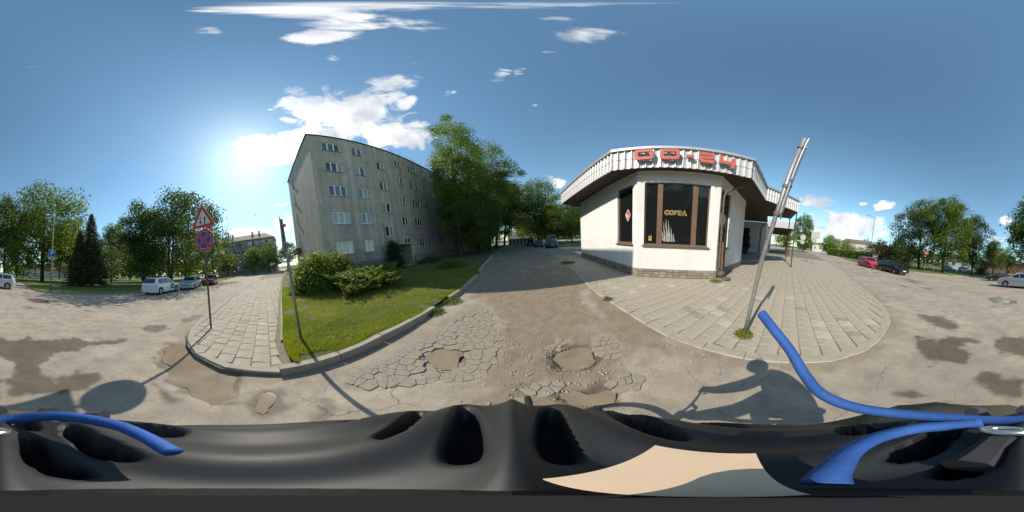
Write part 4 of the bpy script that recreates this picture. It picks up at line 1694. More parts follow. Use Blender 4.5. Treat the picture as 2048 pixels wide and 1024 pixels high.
obj('border', diamond(.44, 0, .003), mat('white_print', (.75, .73, .70), .5), dice)
obj('face', diamond(.375, .003, .006), mat('red_print', (.55, .05, .04), .5), dice)
for x, y in ((-.09, 0), (0, .09), (0, -.09), (-.09, .09), (-.09, -.09), (0, 0)):
    dx, dy = (x - y) * .7071 * .72 - .02, (x + y) * .7071
    obj('dot', MB().disc((dx, dy, .0075), (0, 0, 1), .03, .003, 12), MATS['white_print'], dice)
p, rot = place_on(SF2, .56, .10, 1.70)
ys = obj('warning_sticker', MB().prism(rrect(.13, .20, .012), 0, .003), YEL, None, p, rot, label='small yellow sticker low on the left shop pane', cat='sticker')
obj('eye_symbol', MB().disc((0, .02, .0045), (0, 0, 1), .035, .003, 14), DKB, ys)
# ragged pale streak shapes lying on the pane
sm = MB()
rr = random.Random(4)
for s, z0, z1, w in ((1.10, 1.62, 2.3, .05), (1.20, 1.58, 2.42, .06), (1.30, 1.58, 2.55, .09), (1.40, 1.6, 2.5, .08), (1.36, 1.58, 2.05, .10), (1.50, 1.58, 2.2, .07), (1.58, 1.58, 1.95, .06), (1.17, 1.58, 1.9, .06)):
    n = 9
    L_, R_ = [], []
    for k in range(n):
        z = z0 + (z1 - z0) * k / (n - 1)
        c = s - .10 * (z - z0) + rr.uniform(-.012, .012)
        hw = w * (1 - (k / (n - 1)) ** 1.5) * rr.uniform(.3, .62) + .004
        L_.append((c - hw, z))
        R_.append((c + hw, z))
    d = .098 - rr.random() * .006
    ring = L_ + R_[::-1]
    sm.add([SF2(x, d, z) for x, z in ring], [tuple(range(len(ring)))])
obj('glass_streaks', sm, mat('whitewash', (.30, .30, .285), .8, var=.35, scale=22), label='ragged pale streaks on the wide shop window glass', cat='marking')

# ---- stack of hollow brown blocks at the shop's corner
blk = thing('block_stack', 'stack of hollow brown blocks in the corner below the downpipe', 'blocks', (C2.x + .30, C2.y - .20, .045), SF3.ang)
BLKM = mat('brown_block', (.14, .085, .06), .85, var=.25, scale=8)
base = MB()
base.ell((0, .02, .14), (.24, .2, .2), 9, 6, jit=.15)
obj('rubble_foot', base, mat('mossy_stone', (.09, .09, .07), .95, var=.3), blk)
for k in range(7):
    mb = MB()
    z = .38 + k * .175
    w, d, h, t = .26, .16, .165, .028
    mb.box((0, 0, z + t / 2), (w, d, t))
    mb.box((0, 0, z + h - t / 2), (w, d, t))
    for sx in (-1, 1):
        mb.box((sx * (w / 2 - t / 2), 0, z + h / 2), (t, d, h - 2 * t))
    mb.box((0, d / 2 - .01, z + h / 2), (w - 2 * t, .018, h - 2 * t))
    obj('hollow_block', mb, BLKM, blk, (rnd.uniform(-.012, .012), rnd.uniform(-.01, .01), 0))

# ---- continuation of the parade beyond the canopy
par = thing('shop_wing', 'white rear wing with a low canopy seen under the shop canopy', 'building', (30, 3, 0))
po = (-30, -3, 0)
mb = MB()
f = Face(V2(23, 8.5), V2(23, .45))
wall_holes(mb, f, 0, f.len, .0, 4.72, [], .1)
f = Face(V2(23, .45), V2(46, -.6))
wall_holes(mb, f, 0, f.len, .0, 4.72, [(2.2, 4.4, .3, 3.2), (6, 9, 1, 3.2), (11, 14, 1, 3.2)], .15)
obj('wall', mb, STUCCO, par, po)
for a, b, z in ((2.2, 4.4, .3), (6, 9, 1), (11, 14, 1)):
    window(par, Vector(f(a, 0, z)) + Vector(po), (0, 0, f.ang), b - a, 3.2 - z, [1, 1], BROWNF, SHOPG, .13, .1)
c2 = [(26.2, .4), (25.8, -3.7), (46, -5.2), (46, .4)]
obj('canopy_soffit', MB().prism(c2, 4.55, 4.62), SOFFIT, par, po)
fb = MB()
for a, b in ((V2(26.2, .4), V2(25.8, -3.7)), (V2(25.8, -3.7), V2(46, -5.2))):
    f = Face(a, b)
    P = [f(0, -.02, 4.5), f(f.len, -.02, 4.5), f(f.len, -.02, 5.6), f(0, -.02, 5.6), f(0, .08, 4.5), f(f.len, .08, 4.5), f(f.len, .08, 5.6), f(0, .08, 5.6)]
    fb.add(P, [(0, 1, 2, 3), (7, 6, 5, 4), (0, 4, 5, 1), (3, 2, 6, 7)])
obj('fascia', fb, MATS['grey_flashing'], par, po)
for x, y in ((26.3, -3.4), (33, -4.0), (40, -4.6)):
    obj('canopy_post', MB().tube([(x, y, 0), (x, y, 4.56)], .06, 8), MATS['maroon_post'], par, po)
dpw = MB().tube([(22.9, .75, 4.6), (22.9, .8, 4.3), (22.9, 1.2, 3.9), (22.9, 1.25, .4)], .06, 8)
obj('downpipe', dpw, MATS['brown_downpipe'], par, po)
stp = MB().prism([(12.6, 1.9), (14.2, .75), (23, .75), (23, 8), (12.6, 8)], .02, .28)
tag(obj('entrance_step', stp, mat('step_concrete', (.27, .255, .22), .9, var=.15)), kind='structure')


# ------------------------------------------------------------------ distant buildings
def block(name, label, loc, ang, L, D, H, floors, cols, wm, rm, roof='gable', rise=2.6, wz=1.1, wh=1.35, ww=1.5, f0=.9, glass=None, side=True, frame=None, red=None):
    """loc: lower left front corner seen from outside; local x along the front, +y away from the viewer"""
    root = thing(name, label, 'building', loc, ang)
    fl = (H - f0 - .3) / floors
    holes = [(L * (c + .5) / cols - ww / 2, L * (c + .5) / cols + ww / 2, f0 + f * fl + wz - .4, f0 + f * fl + wz - .4 + wh) for f in range(floors) for c in range(cols)]
    mb = MB()
    wall_holes(mb, lambda s, d, z: (s, d, z), 0, L, 0, H, holes, .15)
    mb.add([(0, 0, 0), (0, D, 0), (0, D, H), (0, 0, H)], [(3, 2, 1, 0)])
    mb.add([(L, 0, 0), (L, D, 0), (L, D, H), (L, 0, H)], [(0, 1, 2, 3)])
    mb.add([(0, D, 0), (L, D, 0), (L, D, H), (0, D, H)], [(3, 2, 1, 0)])
    obj('wall', mb, wm, root)
    rb = MB()
    e = .45
    if roof == 'gable':
        rb.add([(-e, -e, H), (L + e, -e, H), (L + e, D + e, H), (-e, D + e, H), (D * .35, D / 2, H + rise), (L - D * .35, D / 2, H + rise)],
               [(0, 1, 5, 4), (1, 2, 5), (2, 3, 4, 5), (3, 0, 4), (3, 2, 1, 0)])
    else:
        rb.box((L / 2, D / 2, H + .1), (L + .8, D + .8, .35))
    rf = obj('roof', rb, rm, root)
    if roof == 'gable':
        for k in (.25, .62, .74):
            obj('chimney', MB().box((L * k, D * .46, H + rise + .3), (.7, .7, 1.4)), PLASTER, rf)
    rr = random.Random(int(L * 10))
    for i, (a, b, z0, z1) in enumerate(holes):
        g = [GLASS_D, GLASS_B, GLASS_C][min(2, int(rr.random() * 3.2))]
        window(root, (a, 0, z0), (0, 0, 0), b - a, z1 - z0, [1, 1], frame or WHITE_PVC, g, .15, .08, sill=False)
    if red:
        for f in range(floors):
            for c in range(cols - 1):
                if (c + f) % 2 == 0:
                    x = L * (c + 1) / cols
                    z = f0 + f * fl + wz - .4
                    obj('spandrel_panel', MB().box((x, -.02, z + wh / 2), (L / cols - ww - .3, .05, wh)), red, root)
    return root


p0, p1 = V2(-64.4, -15.5), V2(-59.4, 7.2)
vv = p1 - p0
block('apartment_block', 'long grey four-storey block with brown hipped roof at the street end', (p0.x, p0.y, 0), math.atan2(vv.y, vv.x), vv.length, 11, 13.0, 4, 9, brick_mat('far_brick', (.30, .275, .24), (.34, .31, .27), (.24, .22, .19), .5, .2), mat('brown_roof', (.16, .12, .095), .85, var=.2, scale=1.2), 'gable', 3.0, 1.3, 1.5, 1.7, red=mat('red_panel', (.17, .075, .055), .85))
YELW = mat('pale_yellow_wall', (.52, .44, .31), .9, var=.08)
GREYR = mat('grey_sheet_roof', (.22, .24, .26), .6, .2, var=.1)
WHW = mat('offwhite_wall', (.50, .46, .39), .9, var=.08)
OCH = mat('old_brick', (.34, .20, .13), .92, var=.2, scale=1.5)


def facing(cx, cy, w):
    """lower left corner and angle for a front of width w centred on cx, cy that looks at the camera"""
    d = Vector((cx, cy)).normalized()
    r_ = Vector((d.y, -d.x))
    a = Vector((cx, cy)) - r_ * w / 2
    return (a.x, a.y, 0), math.atan2(r_.y, r_.x)


for name, label, cx, cy, w, D, H, fl, co, wm, rm, rf, rise in (
        ('market_kiosk', 'small pale kiosk with flat grey roof at the far right street end', 95, -29.5, 6.5, 6, 4.6, 1, 2, WHW, GREYR, 'flat', 0),
        ('market_hall', 'low cream hall with grey metal roof behind the hedge', 84, -46, 14, 8, 4.2, 1, 5, YELW, GREYR, 'gable', 1.4),
        ('terrace_house', 'long cream two-storey house with dark roof above the hedge', 106, -64, 26, 10, 9.5, 2, 8, YELW, mat('slate_roof', (.12, .11, .11), .85), 'gable', 3.2),
        ('corner_house', 'pale narrow house left of the long cream house', 122, -54, 9, 9, 9.6, 2, 2, WHW, GREYR, 'gable', 2.6),
        ('cream_pavilion', 'low cream pavilion with white pillars behind the red hatchback', 62, -44, 9, 6, 3.4, 1, 3, WHW, GREYR, 'gable', 1.2),
        ('tower_block', 'far pale tower block on the horizon beyond the kiosk', 214, -58, 13, 12, 24, 7, 4, WHW, GREYR, 'flat', 0),
        ('brick_house', 'red and cream brick house right of the island trees', 14.5, -88, 11, 10, 9.5, 2, 3, OCH, mat('red_tin_roof', (.22, .09, .06), .8), 'gable', 2.6),
        ('brick_shed', 'low brown brick house at the end of the cross street', 4.0, -98, 9, 9, 6.5, 1, 3, OCH, MATS['brown_roof'], 'gable', 2.2),
        ('yard_house', 'buff low building closing the view down the side street', 5.5, 92, 15, 8, 4.6, 1, 4, YELW, MATS['brown_roof'], 'gable', 1.8),
        ('park_shop', 'long pale shop seen between the park trunks', -34, -92, 40, 10, 5.5, 1, 9, WHW, MATS['red_tin_roof'], 'gable', 1.8),
        ('white_garage', 'low white building glimpsed behind the island trunks', 22, -62, 16, 8, 4.0, 1, 4, mat('limewash', (.62, .61, .58), .9), GREYR, 'flat', 0)):
    l_, a_ = facing(cx, cy, w)
    block(name, label, l_, a_, w, D, H, fl, co, wm, rm, rf, rise)
# blue-grey sheet fence at the end of the side street
fe = thing('metal_fence', 'blue-grey sheet metal fence across the end of the side street', 'fence', (3.5, 56, 0))
fm = mat('blue_grey_sheet', (.13, .17, .20), .6, .2, var=.15)
for k in range(7):
    mb = MB()
    for j in range(8):
        mb.box((-4.4 + k * 1.25 + j * .15, (j % 2) * .03, 1.05), (.15, .03, 2.1))
    obj('fence_panel', mb, fm, fe)

# ================================================================== vegetation
LM = {
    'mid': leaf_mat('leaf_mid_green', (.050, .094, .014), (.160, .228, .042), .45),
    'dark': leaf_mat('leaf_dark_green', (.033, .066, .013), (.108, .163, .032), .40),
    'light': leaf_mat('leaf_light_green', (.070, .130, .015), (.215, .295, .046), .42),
    'pale': leaf_mat('leaf_grey_green', (.060, .085, .030), (.160, .190, .075), .34),
    'maroon': leaf_mat('leaf_bronze', (.030, .028, .018), (.100, .070, .045), .25),
    'needle': leaf_mat('needle_green', (.040, .052, .022), (.125, .145, .058), .35),
    'juniper': leaf_mat('juniper_green', (.045, .105, .013), (.185, .280, .040), .34),
    'thuja': leaf_mat('thuja_green', (.010, .025, .009), (.035, .065, .020), .18),
    'yellow': leaf_mat('leaf_yellow_green', (.075, .110, .012), (.235, .265, .045), .40),
}
BARK = mat('bark', (.075, .060, .046), .95, var=.35, scale=7, bump=.9, bscale=18)


def leaf_cloud(name, C, N, size, tint, m, parent, aspect=.62, along=None, rs=None):
    """one four-cornered leaf per row of C, facing N; along: preferred long axis"""
    n = len(C)
    N = N / np.maximum(1e-6, np.linalg.norm(N, axis=1))[:, None]
    ref = rs.randn(n, 3) if along is None else along + rs.randn(n, 3) * .25
    a = ref - (ref * N).sum(1)[:, None] * N
    a /= np.maximum(1e-6, np.linalg.norm(a, axis=1))[:, None]
    b = np.cross(N, a)
    s = (size * (.65 + .7 * rs.rand(n)))[:, None] if np.ndim(size) else size * (.65 + .7 * rs.rand(n))[:, None]
    co = np.stack([C - a * s * .5, C + b * s * aspect * .5 + N * s * .06, C + a * s * .5, C - b * s * aspect * .5 + N * s * .06], 1).reshape(-1, 3)
    me = bpy.data.meshes.new(name)
    me.vertices.add(4 * n)
    me.vertices.foreach_set('co', co.astype(np.float32).ravel())
    me.loops.add(4 * n)
    me.loops.foreach_set('vertex_index', np.arange(4 * n))
    me.polygons.add(n)
    me.polygons.foreach_set('loop_start', np.arange(0, 4 * n, 4))
    me.update()
    at = me.attributes.new('tint', 'FLOAT', 'POINT')
    at.data.foreach_set('value', np.repeat(np.clip(tint, 0, 1), 4).astype(np.float32))
    me.materials.append(m)
    return link(name, me, parent)


def limb(mb, a, b, r0, r1, rr, sag=.12, n=4, k=6):
    a, b = Vector(a), Vector(b)
    L_ = (b - a).length
    pts, rad = [], []
    off = Vector((rr.uniform(-1, 1), rr.uniform(-1, 1), rr.uniform(-.2, .9))) * L_ * sag
    for i in range(n + 1):
        t = i / n
        pts.append(a.lerp(b, t) + off * math.sin(math.pi * t) * .6)
        rad.append(r0 + (r1 - r0) * t)
    mb.tube(pts, rad, k)
    return pts


def tree(label, pos, cc, top, bot, r, n, lm, seed, name='tree', group=None, lean=0, clump=.24, gap=.18, base_z=.05, trunk_r=None, cat='tree', shape=1.0, trunks=1):
    rs = np.random.RandomState(seed)
    rr = random.Random(seed)
    root = thing(name, label, cat, (pos[0], pos[1], base_z), 0, group)
    ox, oy = cc[0] - pos[0], cc[1] - pos[1]
    zc, rz = (top + bot) / 2 - base_z, (top - bot) / 2
    H = top - base_z
    tr = trunk_r or max(.08, H * .016)
    mb = MB()
    hub = []
    for q in range(trunks):
        dx, dy = rr.uniform(-.4, .4) * (q > 0) * 2, rr.uniform(-.4, .4) * (q > 0) * 2
        ptop = (ox * .8 + dx * 2, oy * .8 + dy * 2, bot - base_z + (top - bot) * .72)
        pts = limb(mb, (dx, dy, -.15), ptop, tr, tr * .25, rr, .03, 8, 9)
        hub.append(pts)
    # uneven crown outline
    nl = 9
    ld = rs.randn(nl, 3)
    ld /= np.linalg.norm(ld, axis=1)[:, None]
    la = rs.uniform(-.30, .34, nl)

    def scale_dir(d):
        return 1 + ((np.clip(d @ ld.T, 0, 1) ** 4) * la).sum(1)
    nc = max(40, int(92 * (.24 / clump) ** 1.4))
    d = rs.randn(nc * 2, 3)
    d /= np.linalg.norm(d, axis=1)[:, None]
    rad = rs.rand(nc * 2) ** .42
    cen = d * (rad * scale_dir(d))[:, None]
    zz = cen[:, 2]
    taper = np.where(zz > 0, 1 - .35 * shape * zz ** 1.5, 1 - .18 * zz ** 2)
    fat = np.where(zz < .15, np.maximum(.12, 1 - zz ** 2) ** -.32, 1.05)
    taper = taper * fat
    cen = cen * np.stack([taper, taper, np.ones_like(zz)], 1)
    keep = rs.rand(len(cen)) > gap
    cen = cen[keep][:nc]
    cen = cen * [r * .93, r * .93, rz * .97] + [ox, oy, zc]
    # limbs reach for the outer clumps
    order = rs.permutation(len(cen))[:16]
    for i in order:
        c = cen[i]
        h0 = hub[i % len(hub)]
        zt = (c[2] - (bot - base_z)) * .55 + (bot - base_z) * .85
        j = min(range(len(h0)), key=lambda k: abs(h0[k].z - zt))
        j = max(2, min(j, len(h0) - 1))
        a = h0[j]
        t_ = j / (len(h0) - 1)
        limb(mb, a, c, max(.03, tr * (1 - .8 * t_) * .5), .02, rr, .10, 4, 5)
    obj('trunk', mb, BARK, root, smooth=True)
    per = max(20, n // max(1, len(cen)))
    cs, ns, tt = [], [], []
    for c in cen:
        cr = r * clump * 1.12 * rs.uniform(.7, 1.35)
        q = rs.randn(per, 3)
        q /= np.linalg.norm(q, axis=1)[:, None]
        q *= (rs.rand(per) ** .45)[:, None] * [cr, cr, cr * .72]
        cs.append(c + q)
        ns.append(q + [0, 0, cr * .5] + rs.randn(per, 3) * cr * .55)
        tt.append(rs.rand(per) * .75 + rs.uniform(-.05, .3))
    # thinner foliage all through the crown, so that it reads as one body with gaps
    nf = int(n * .45)
    d = rs.randn(nf, 3)
    d /= np.linalg.norm(d, axis=1)[:, None]
    q = d * ((.35 + .62 * rs.rand(nf) ** .6) * scale_dir(d))[:, None]
    z_ = q[:, 2]
    tp = np.where(z_ > 0, 1 - .35 * shape * np.abs(z_) ** 1.5, 1 - .18 * z_ ** 2) * np.where(z_ < .15, np.maximum(.12, 1 - np.minimum(1, z_ ** 2)) ** -.32, 1.05)
    q = q * np.stack([tp, tp, np.ones(nf)], 1)
    q = q * [r * .93, r * .93, rz * .97] + [ox, oy, zc]
    nz = fbm(q[:, 0] + q[:, 2] * .7, q[:, 1] - q[:, 2] * .6, 1.6 / r, 3)
    q = q[nz > .40 + gap * .25]
    cs.append(q)
    ns.append(rs.randn(len(q), 3) + [0, 0, .6])
    tt.append(rs.rand(len(q)) * .8)
    C, N, T = np.concatenate(cs), np.concatenate(ns), np.concatenate(tt)
    area = math.pi * r * rz
    size = math.sqrt(11.5 * area / len(C))
    ok = C[:, 2] > .05
    leaf_cloud('crown', C[ok], N[ok], size, T[ok], lm, root, .66, None, rs)
    return root


TREES = [
    # label, trunk, crown centre, top, bottom, radius, leaves, kind, extra
    ('tallest broad park tree behind the tall street lamp and P sign', (-10.8, -40.6), (-10.3, -40.7), 26, 4.6, 9.2, 9000, 'mid', dict(trunks=2, clump=.20)),
    ('park tree at the picture edge behind the silver car', (-1.2, -38), (-1.0, -38), 19.5, 4.5, 4.6, 6000, 'mid', {}),
    ('yellow-green park tree left of the dark spruce', (-18.7, -40.9), (-18.3, -41.1), 18.6, 4.6, 4.6, 6000, 'light', {}),
    ('slim pale tree between the spruce and the dark park trees', (-30.2, -37.3), (-30.7, -36.9), 19, 4.8, 4.0, 6000, 'mid', {}),
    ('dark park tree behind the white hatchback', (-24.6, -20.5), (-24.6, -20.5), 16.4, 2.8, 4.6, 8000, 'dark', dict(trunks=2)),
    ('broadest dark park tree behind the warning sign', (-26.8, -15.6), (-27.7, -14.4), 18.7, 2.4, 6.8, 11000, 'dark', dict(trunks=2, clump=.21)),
    ('bright green tree just right of the round no-stopping sign', (-43.4, -11.9), (-43.4, -11.9), 14.5, 1.8, 3.8, 5000, 'light', {}),
    ('small round tree at the left end of the far grey block', (-52, -9.6), (-52, -9.6), 9.2, .8, 3.2, 3500, 'mid', {}),
    ('leftmost of three round street trees before the far grey block', (-52, -1.2), (-52, -.8), 9.2, .8, 3.3, 3800, 'light', {}),
    ('middle of three round street trees before the far grey block', (-49.8, 3.9), (-49.8, 4.3), 9.2, .8, 3.6, 3800, 'mid', {}),
    ('rightmost of three round street trees before the far grey block', (-52, 9.9), (-52, 10.3), 9.6, 1.4, 3.4, 3800, 'mid', {}),
    ('far park tree left of the tallest one', (-7.5, -69.6), (-6.9, -69.7), 24, 5, 6.0, 4500, 'mid', {}),
    ('far park tree showing behind the yellow-green one', (-25.9, -67.2), (-25.7, -67.3), 22, 4, 7.2, 4500, 'dark', {}),
    ('far park tree showing right of the spruces', (-50.1, -48.9), (-50.2, -48.8), 21, 3.4, 7, 4500, 'mid', {}),
    ('far park tree filling in behind the broad dark one', (-49.9, -23.2), (-50.3, -22.2), 18, 2.3, 6.4, 4500, 'mid', {}),
    ('low park tree deep in the shade behind the white hatchback', (-38, -30), (-38, -30), 12, 2.6, 5.4, 4500, 'dark', {}),
    ('low dark park tree behind the spruces', (-22, -33), (-22, -33), 11, 2.6, 4.8, 4500, 'dark', {}),
    ('tall feathery tree beside the block of flats, its top highest of all', (-6.7, 19.9), (-5.9, 20.2), 20.6, 4.0, 3.9, 17000, 'light', dict(clump=.26, gap=.25, shape=1.1)),
    ('second tall tree along the side street, right of the highest one', (-3.9, 28.8), (-3.0, 28.9), 21.2, 5.4, 5.0, 15000, 'mid', dict(clump=.22, gap=.30)),
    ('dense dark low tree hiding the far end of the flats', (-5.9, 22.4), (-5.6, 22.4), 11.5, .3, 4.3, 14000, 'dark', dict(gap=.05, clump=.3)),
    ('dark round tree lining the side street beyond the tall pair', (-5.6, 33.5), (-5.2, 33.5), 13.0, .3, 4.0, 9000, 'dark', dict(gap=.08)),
    ('green tree arching over the parked cars of the side street', (7.8, 46), (6.2, 46), 19.8, 2.2, 7.4, 12000, 'mid', {}),
    ('bushy tree just left of the white shop wall', (14.5, 37.2), (13.6, 37.2), 13.2, .3, 5.6, 10000, 'mid', dict(gap=.08)),
    ('dark low tree between the tall pair along the side street', (-5.6, 27.6), (-5.3, 27.6), 10.5, .3, 3.6, 9000, 'dark', dict(gap=.05, clump=.3)),
    ('dark bushy tree behind the grey off-road car', (11.5, 47), (11.5, 47), 11.0, .3, 4.8, 6000, 'dark', dict(gap=.08)),
    ('green tree whose crown shows above the shop roof edge on the left', (20, 43), (20, 43), 13.0, .5, 5.4, 6000, 'mid', dict(gap=.1)),
    ('dark tree closing the end of the side street on the right', (9.5, 66), (9.5, 66), 13.0, .5, 5.0, 5000, 'dark', dict(gap=.08)),
    ('tall dark tree rising behind the end of the side street', (-2.5, 54), (.5, 54), 24, 3.5, 6.0, 8000, 'dark', dict(gap=.1)),
    ('far tree at the very end of the side street', (5, 80), (5.6, 80), 15, 1.5, 5, 3500, 'mid', {}),
    ('loose tree between the arching tree and the bushy one', (14.2, 58), (14.2, 58), 15.6, 1.5, 4.6, 5000, 'light', dict(gap=.4)),
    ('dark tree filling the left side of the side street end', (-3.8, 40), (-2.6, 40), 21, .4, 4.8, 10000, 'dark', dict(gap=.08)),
    ('broad tree beyond the maroon canopy post', (60.5, -13), (60.6, -12.9), 15.2, .3, 4.8, 5000, 'mid', {}),
    ('autumn-tinged tree seen under the shop canopy', (51.7, -5.6), (51.8, -4.8), 8.6, .3, 3.8, 4000, 'yellow', {}),
    ('far round tree beside the market kiosk', (92.8, -37.4), (93.2, -36.8), 11.4, 1.0, 5.8, 3500, 'light', {}),
    ('bronze-leaved small tree behind the red hatchback', (27.9, -23.4), (27.7, -23.2), 5.6, .2, 2.8, 5000, 'maroon', dict(gap=.1)),
    ('dark rounded bushy tree behind the black estate car', (23.3, -24.8), (23.3, -24.8), 6.8, .2, 3.2, 6000, 'dark', dict(gap=.1)),
    ('grey-green drooping tree, left of the two tall island trees', (21.5, -28.9), (22.2, -28.4), 17.0, 1.4, 5.0, 10000, 'pale', {}),
    ('tall green island tree right behind the no-entry sign', (15.2, -28.3), (15.0, -28.4), 17.6, 2.2, 5.4, 12000, 'mid', dict(clump=.2)),
    ('dark round island tree right of the two tall ones', (11.7, -36.1), (12.2, -36), 14.2, 1.0, 5.0, 9000, 'dark', {}),
    ('smaller tree at the right end of the island', (10.2, -54.1), (10.4, -54), 12.0, 2.4, 3.8, 4000, 'mid', {}),
    ('far tree at the end of the cross street', (8.7, -79.5), (8.3, -79.6), 12, 3, 4.2, 3000, 'dark', {}),
    ('pale far tree behind the cream houses on the right', (118, -80), (118, -80), 15, 3, 7, 3000, 'pale', {}),
    ('far tree behind the hedge on the right', (70, -36), (70, -36), 8, 1, 3.6, 3000, 'light', {}),
]
for i, (label, pos, cc, top, bot, r, n, k, ex) in enumerate(TREES):
    big = 1.42 if (pos[1] < -15 and pos[0] < 0) else 1.14 if pos[1] < -20 else 1.08
    low = .5 if pos[1] < -15 else 1.0
    tree(label, pos, cc, top, bot * low, r * big, int(n * 1.5), LM[k], 100 + i, **ex)
print('trees', len(TREES))
# the far wood behind park, market and yard, too far off to pick trees apart
rs = np.random.RandomState(77)
az_ = np.concatenate([np.radians(rs.uniform(-178, -97, 9000)), np.radians(rs.uniform(118, 178, 6000)), np.radians(rs.uniform(100, 118, 900)), np.radians(rs.uniform(2, 40, 4500))])
dd = rs.uniform(100, 128, len(az_))
hh = 5 + 7.5 * fbm(az_ * 22, az_ * 3, 1.0, 3)
hh = np.where((az_ > 1.7) & (az_ < 2.2), hh * .55, hh)
C = np.stack([np.sin(az_) * dd, np.cos(az_) * dd, hh * rs.rand(len(az_)) ** .6], 1)
far = leaf_cloud('far_wood', C, rs.randn(len(C), 3) + [0, 0, .4], 1.7, rs.rand(len(C)), LM['mid'], None, .8, None, rs)
tag(far, 'far belt of trees closing the view behind park and yard', 'trees', None, 'stuff')


def spruce(label, pos, h, r, n, seed):
    rs = np.random.RandomState(seed)
    root = thing('spruce_tree', label, 'tree', (*pos, .08))
    tk = MB().tube([(0, 0, -.1), (0, 0, h * .5), (0, 0, h - .1)], [h * .017, h * .009, .02], 8)
    C, N, A = [], [], []
    z = 1.0
    while z < h - .2:
        f = 1 - (z - .8) / (h - .8)
        rad = r * f ** .9 * rs.uniform(.85, 1.12) + .12
        nb = 6 + int(8 * f)
        for k in range(nb):
            a = 6.283 * (k + rs.rand() * .7) / nb
            L_ = rad * rs.uniform(.75, 1.12)
            if rs.rand() < .3:
                tk.tube([(0, 0, z), (math.cos(a) * L_ * .8, math.sin(a) * L_ * .8, z - L_ * .25)], [.03, .01], 4)
            m = int(n * L_ / (h * r * 9)) + 6
            t = rs.rand(m) ** .7
            px, py = np.cos(a) * L_ * t, np.sin(a) * L_ * t
            sp = .16 * L_ * (1.15 - t) + .08
            C.append(np.stack([px + rs.randn(m) * sp, py + rs.randn(m) * sp, z - L_ * .28 * t ** 1.3 + .22 * L_ * np.maximum(0, t - .75) + rs.randn(m) * .09], 1))
            N.append(rs.randn(m, 3) * .6 + [0, 0, .8])
            A.append(np.tile([math.cos(a), math.sin(a), -.45], (m, 1)))
        z += .42 * (.55 + .6 * f)
    C, N, A = map(np.concatenate, (C, N, A))
    obj('trunk', tk, BARK, root)
    leaf_cloud('crown', C, N, .36, rs.rand(len(C)), LM['needle'], root, .30, A, rs)


spruce('taller dark spruce on the park lawn', (-14.8, -23.7), 13.0, 3.5, 12000, 1)
spruce('shorter dark spruce left of the taller one on the park lawn', (-12.9, -24.3), 9.6, 2.8, 8000, 2)


def shrub(name, label, pos, rx, ry, h, n, lm, seed, size, z0=.15, aspect=.6, upright=.3, cat='shrub', dome=1.0):
    rs = np.random.RandomState(seed)
    rr = random.Random(seed)
    root = thing(name, label, cat, (*pos, z0))
    st = MB()
    d = rs.randn(max(40, n // 60), 3)
    d[:, 2] = np.abs(d[:, 2])
    d /= np.linalg.norm(d, axis=1)[:, None]
    cen = d * (rs.rand(len(d)) ** .35)[:, None] * [rx * .85, ry * .85, h * .85]
    for c in cen[:14]:
        limb(st, (rr.uniform(-.15, .15) * rx, rr.uniform(-.15, .15) * ry, -.05), c, .025, .008, rr, .1, 3, 5)
    obj('stem', st, BARK, root)
    per = n // len(cen)
    C, N, T = [], [], []
    cr = .26 * (rx * ry * h) ** (1 / 3)
    for c in cen:
        q = rs.randn(per, 3) * cr * .62
        C.append(c + q)
        N.append(q + d[0] * 0 + [0, 0, cr * upright] + rs.randn(per, 3) * cr * .4)
        T.append(rs.rand(per) * .75 + rs.uniform(-.05, .3))
    C, N, T = map(np.concatenate, (C, N, T))
    C[:, 2] = np.abs(C[:, 2])
    leaf_cloud('foliage', C, N, size, T, lm, root, aspect, None, rs)
    return root


shrub('shrub', 'rounded leafy green shrub beside the bare metal pole', (-8.6, 3.25), 1.35, 1.5, 2.25, 22000, LM['light'], 31, .12)
shrub('shrub', 'yellow-green shrub crown behind the rounded shrub, nearest the flats', (-9.2, 5.0), 1.2, 1.2, 2.3, 14000, LM['yellow'], 32, .125)
shrub('thuja', 'tall dark columnar thuja by the stairwell porch', (-9.6, 10.9), .85, .85, 3.2, 15000, LM['thuja'], 34, .11, aspect=.5)
shrub('shrub', 'low dark clump of plants on the shaded lawn', (-4.3, 10.9), 1.5, 1.0, .75, 6000, LM['juniper'], 35, .10, aspect=.25)
shrub('shrub', 'rank tall weeds along the wall of the flats', (-8.8, 16.0), 1.6, 2.2, .8, 5000, LM['dark'], 36, .11, aspect=.3)
shrub('shrub', 'small silvery tuft on the lawn beside the pavement', (-8.4, 1.75), .45, .35, .28, 1600, LM['pale'], 37, .05)
shrub('shrub', 'clipped dark bush at the corner of the far lawn', (-40, 8.2), 1.2, 1.2, 1.3, 2500, LM['dark'], 38, .16)
shrub('shrub', 'yellowish flower bush at the corner of the far lawn', (-37.5, 8.8), 1.6, 1.2, 1.2, 2500, LM['yellow'], 39, .16)
shrub('shrub', 'low bush under the right end of the island trees', (11.5, -44), 2.6, 2.0, 2.6, 3500, LM['mid'], 40, .22)


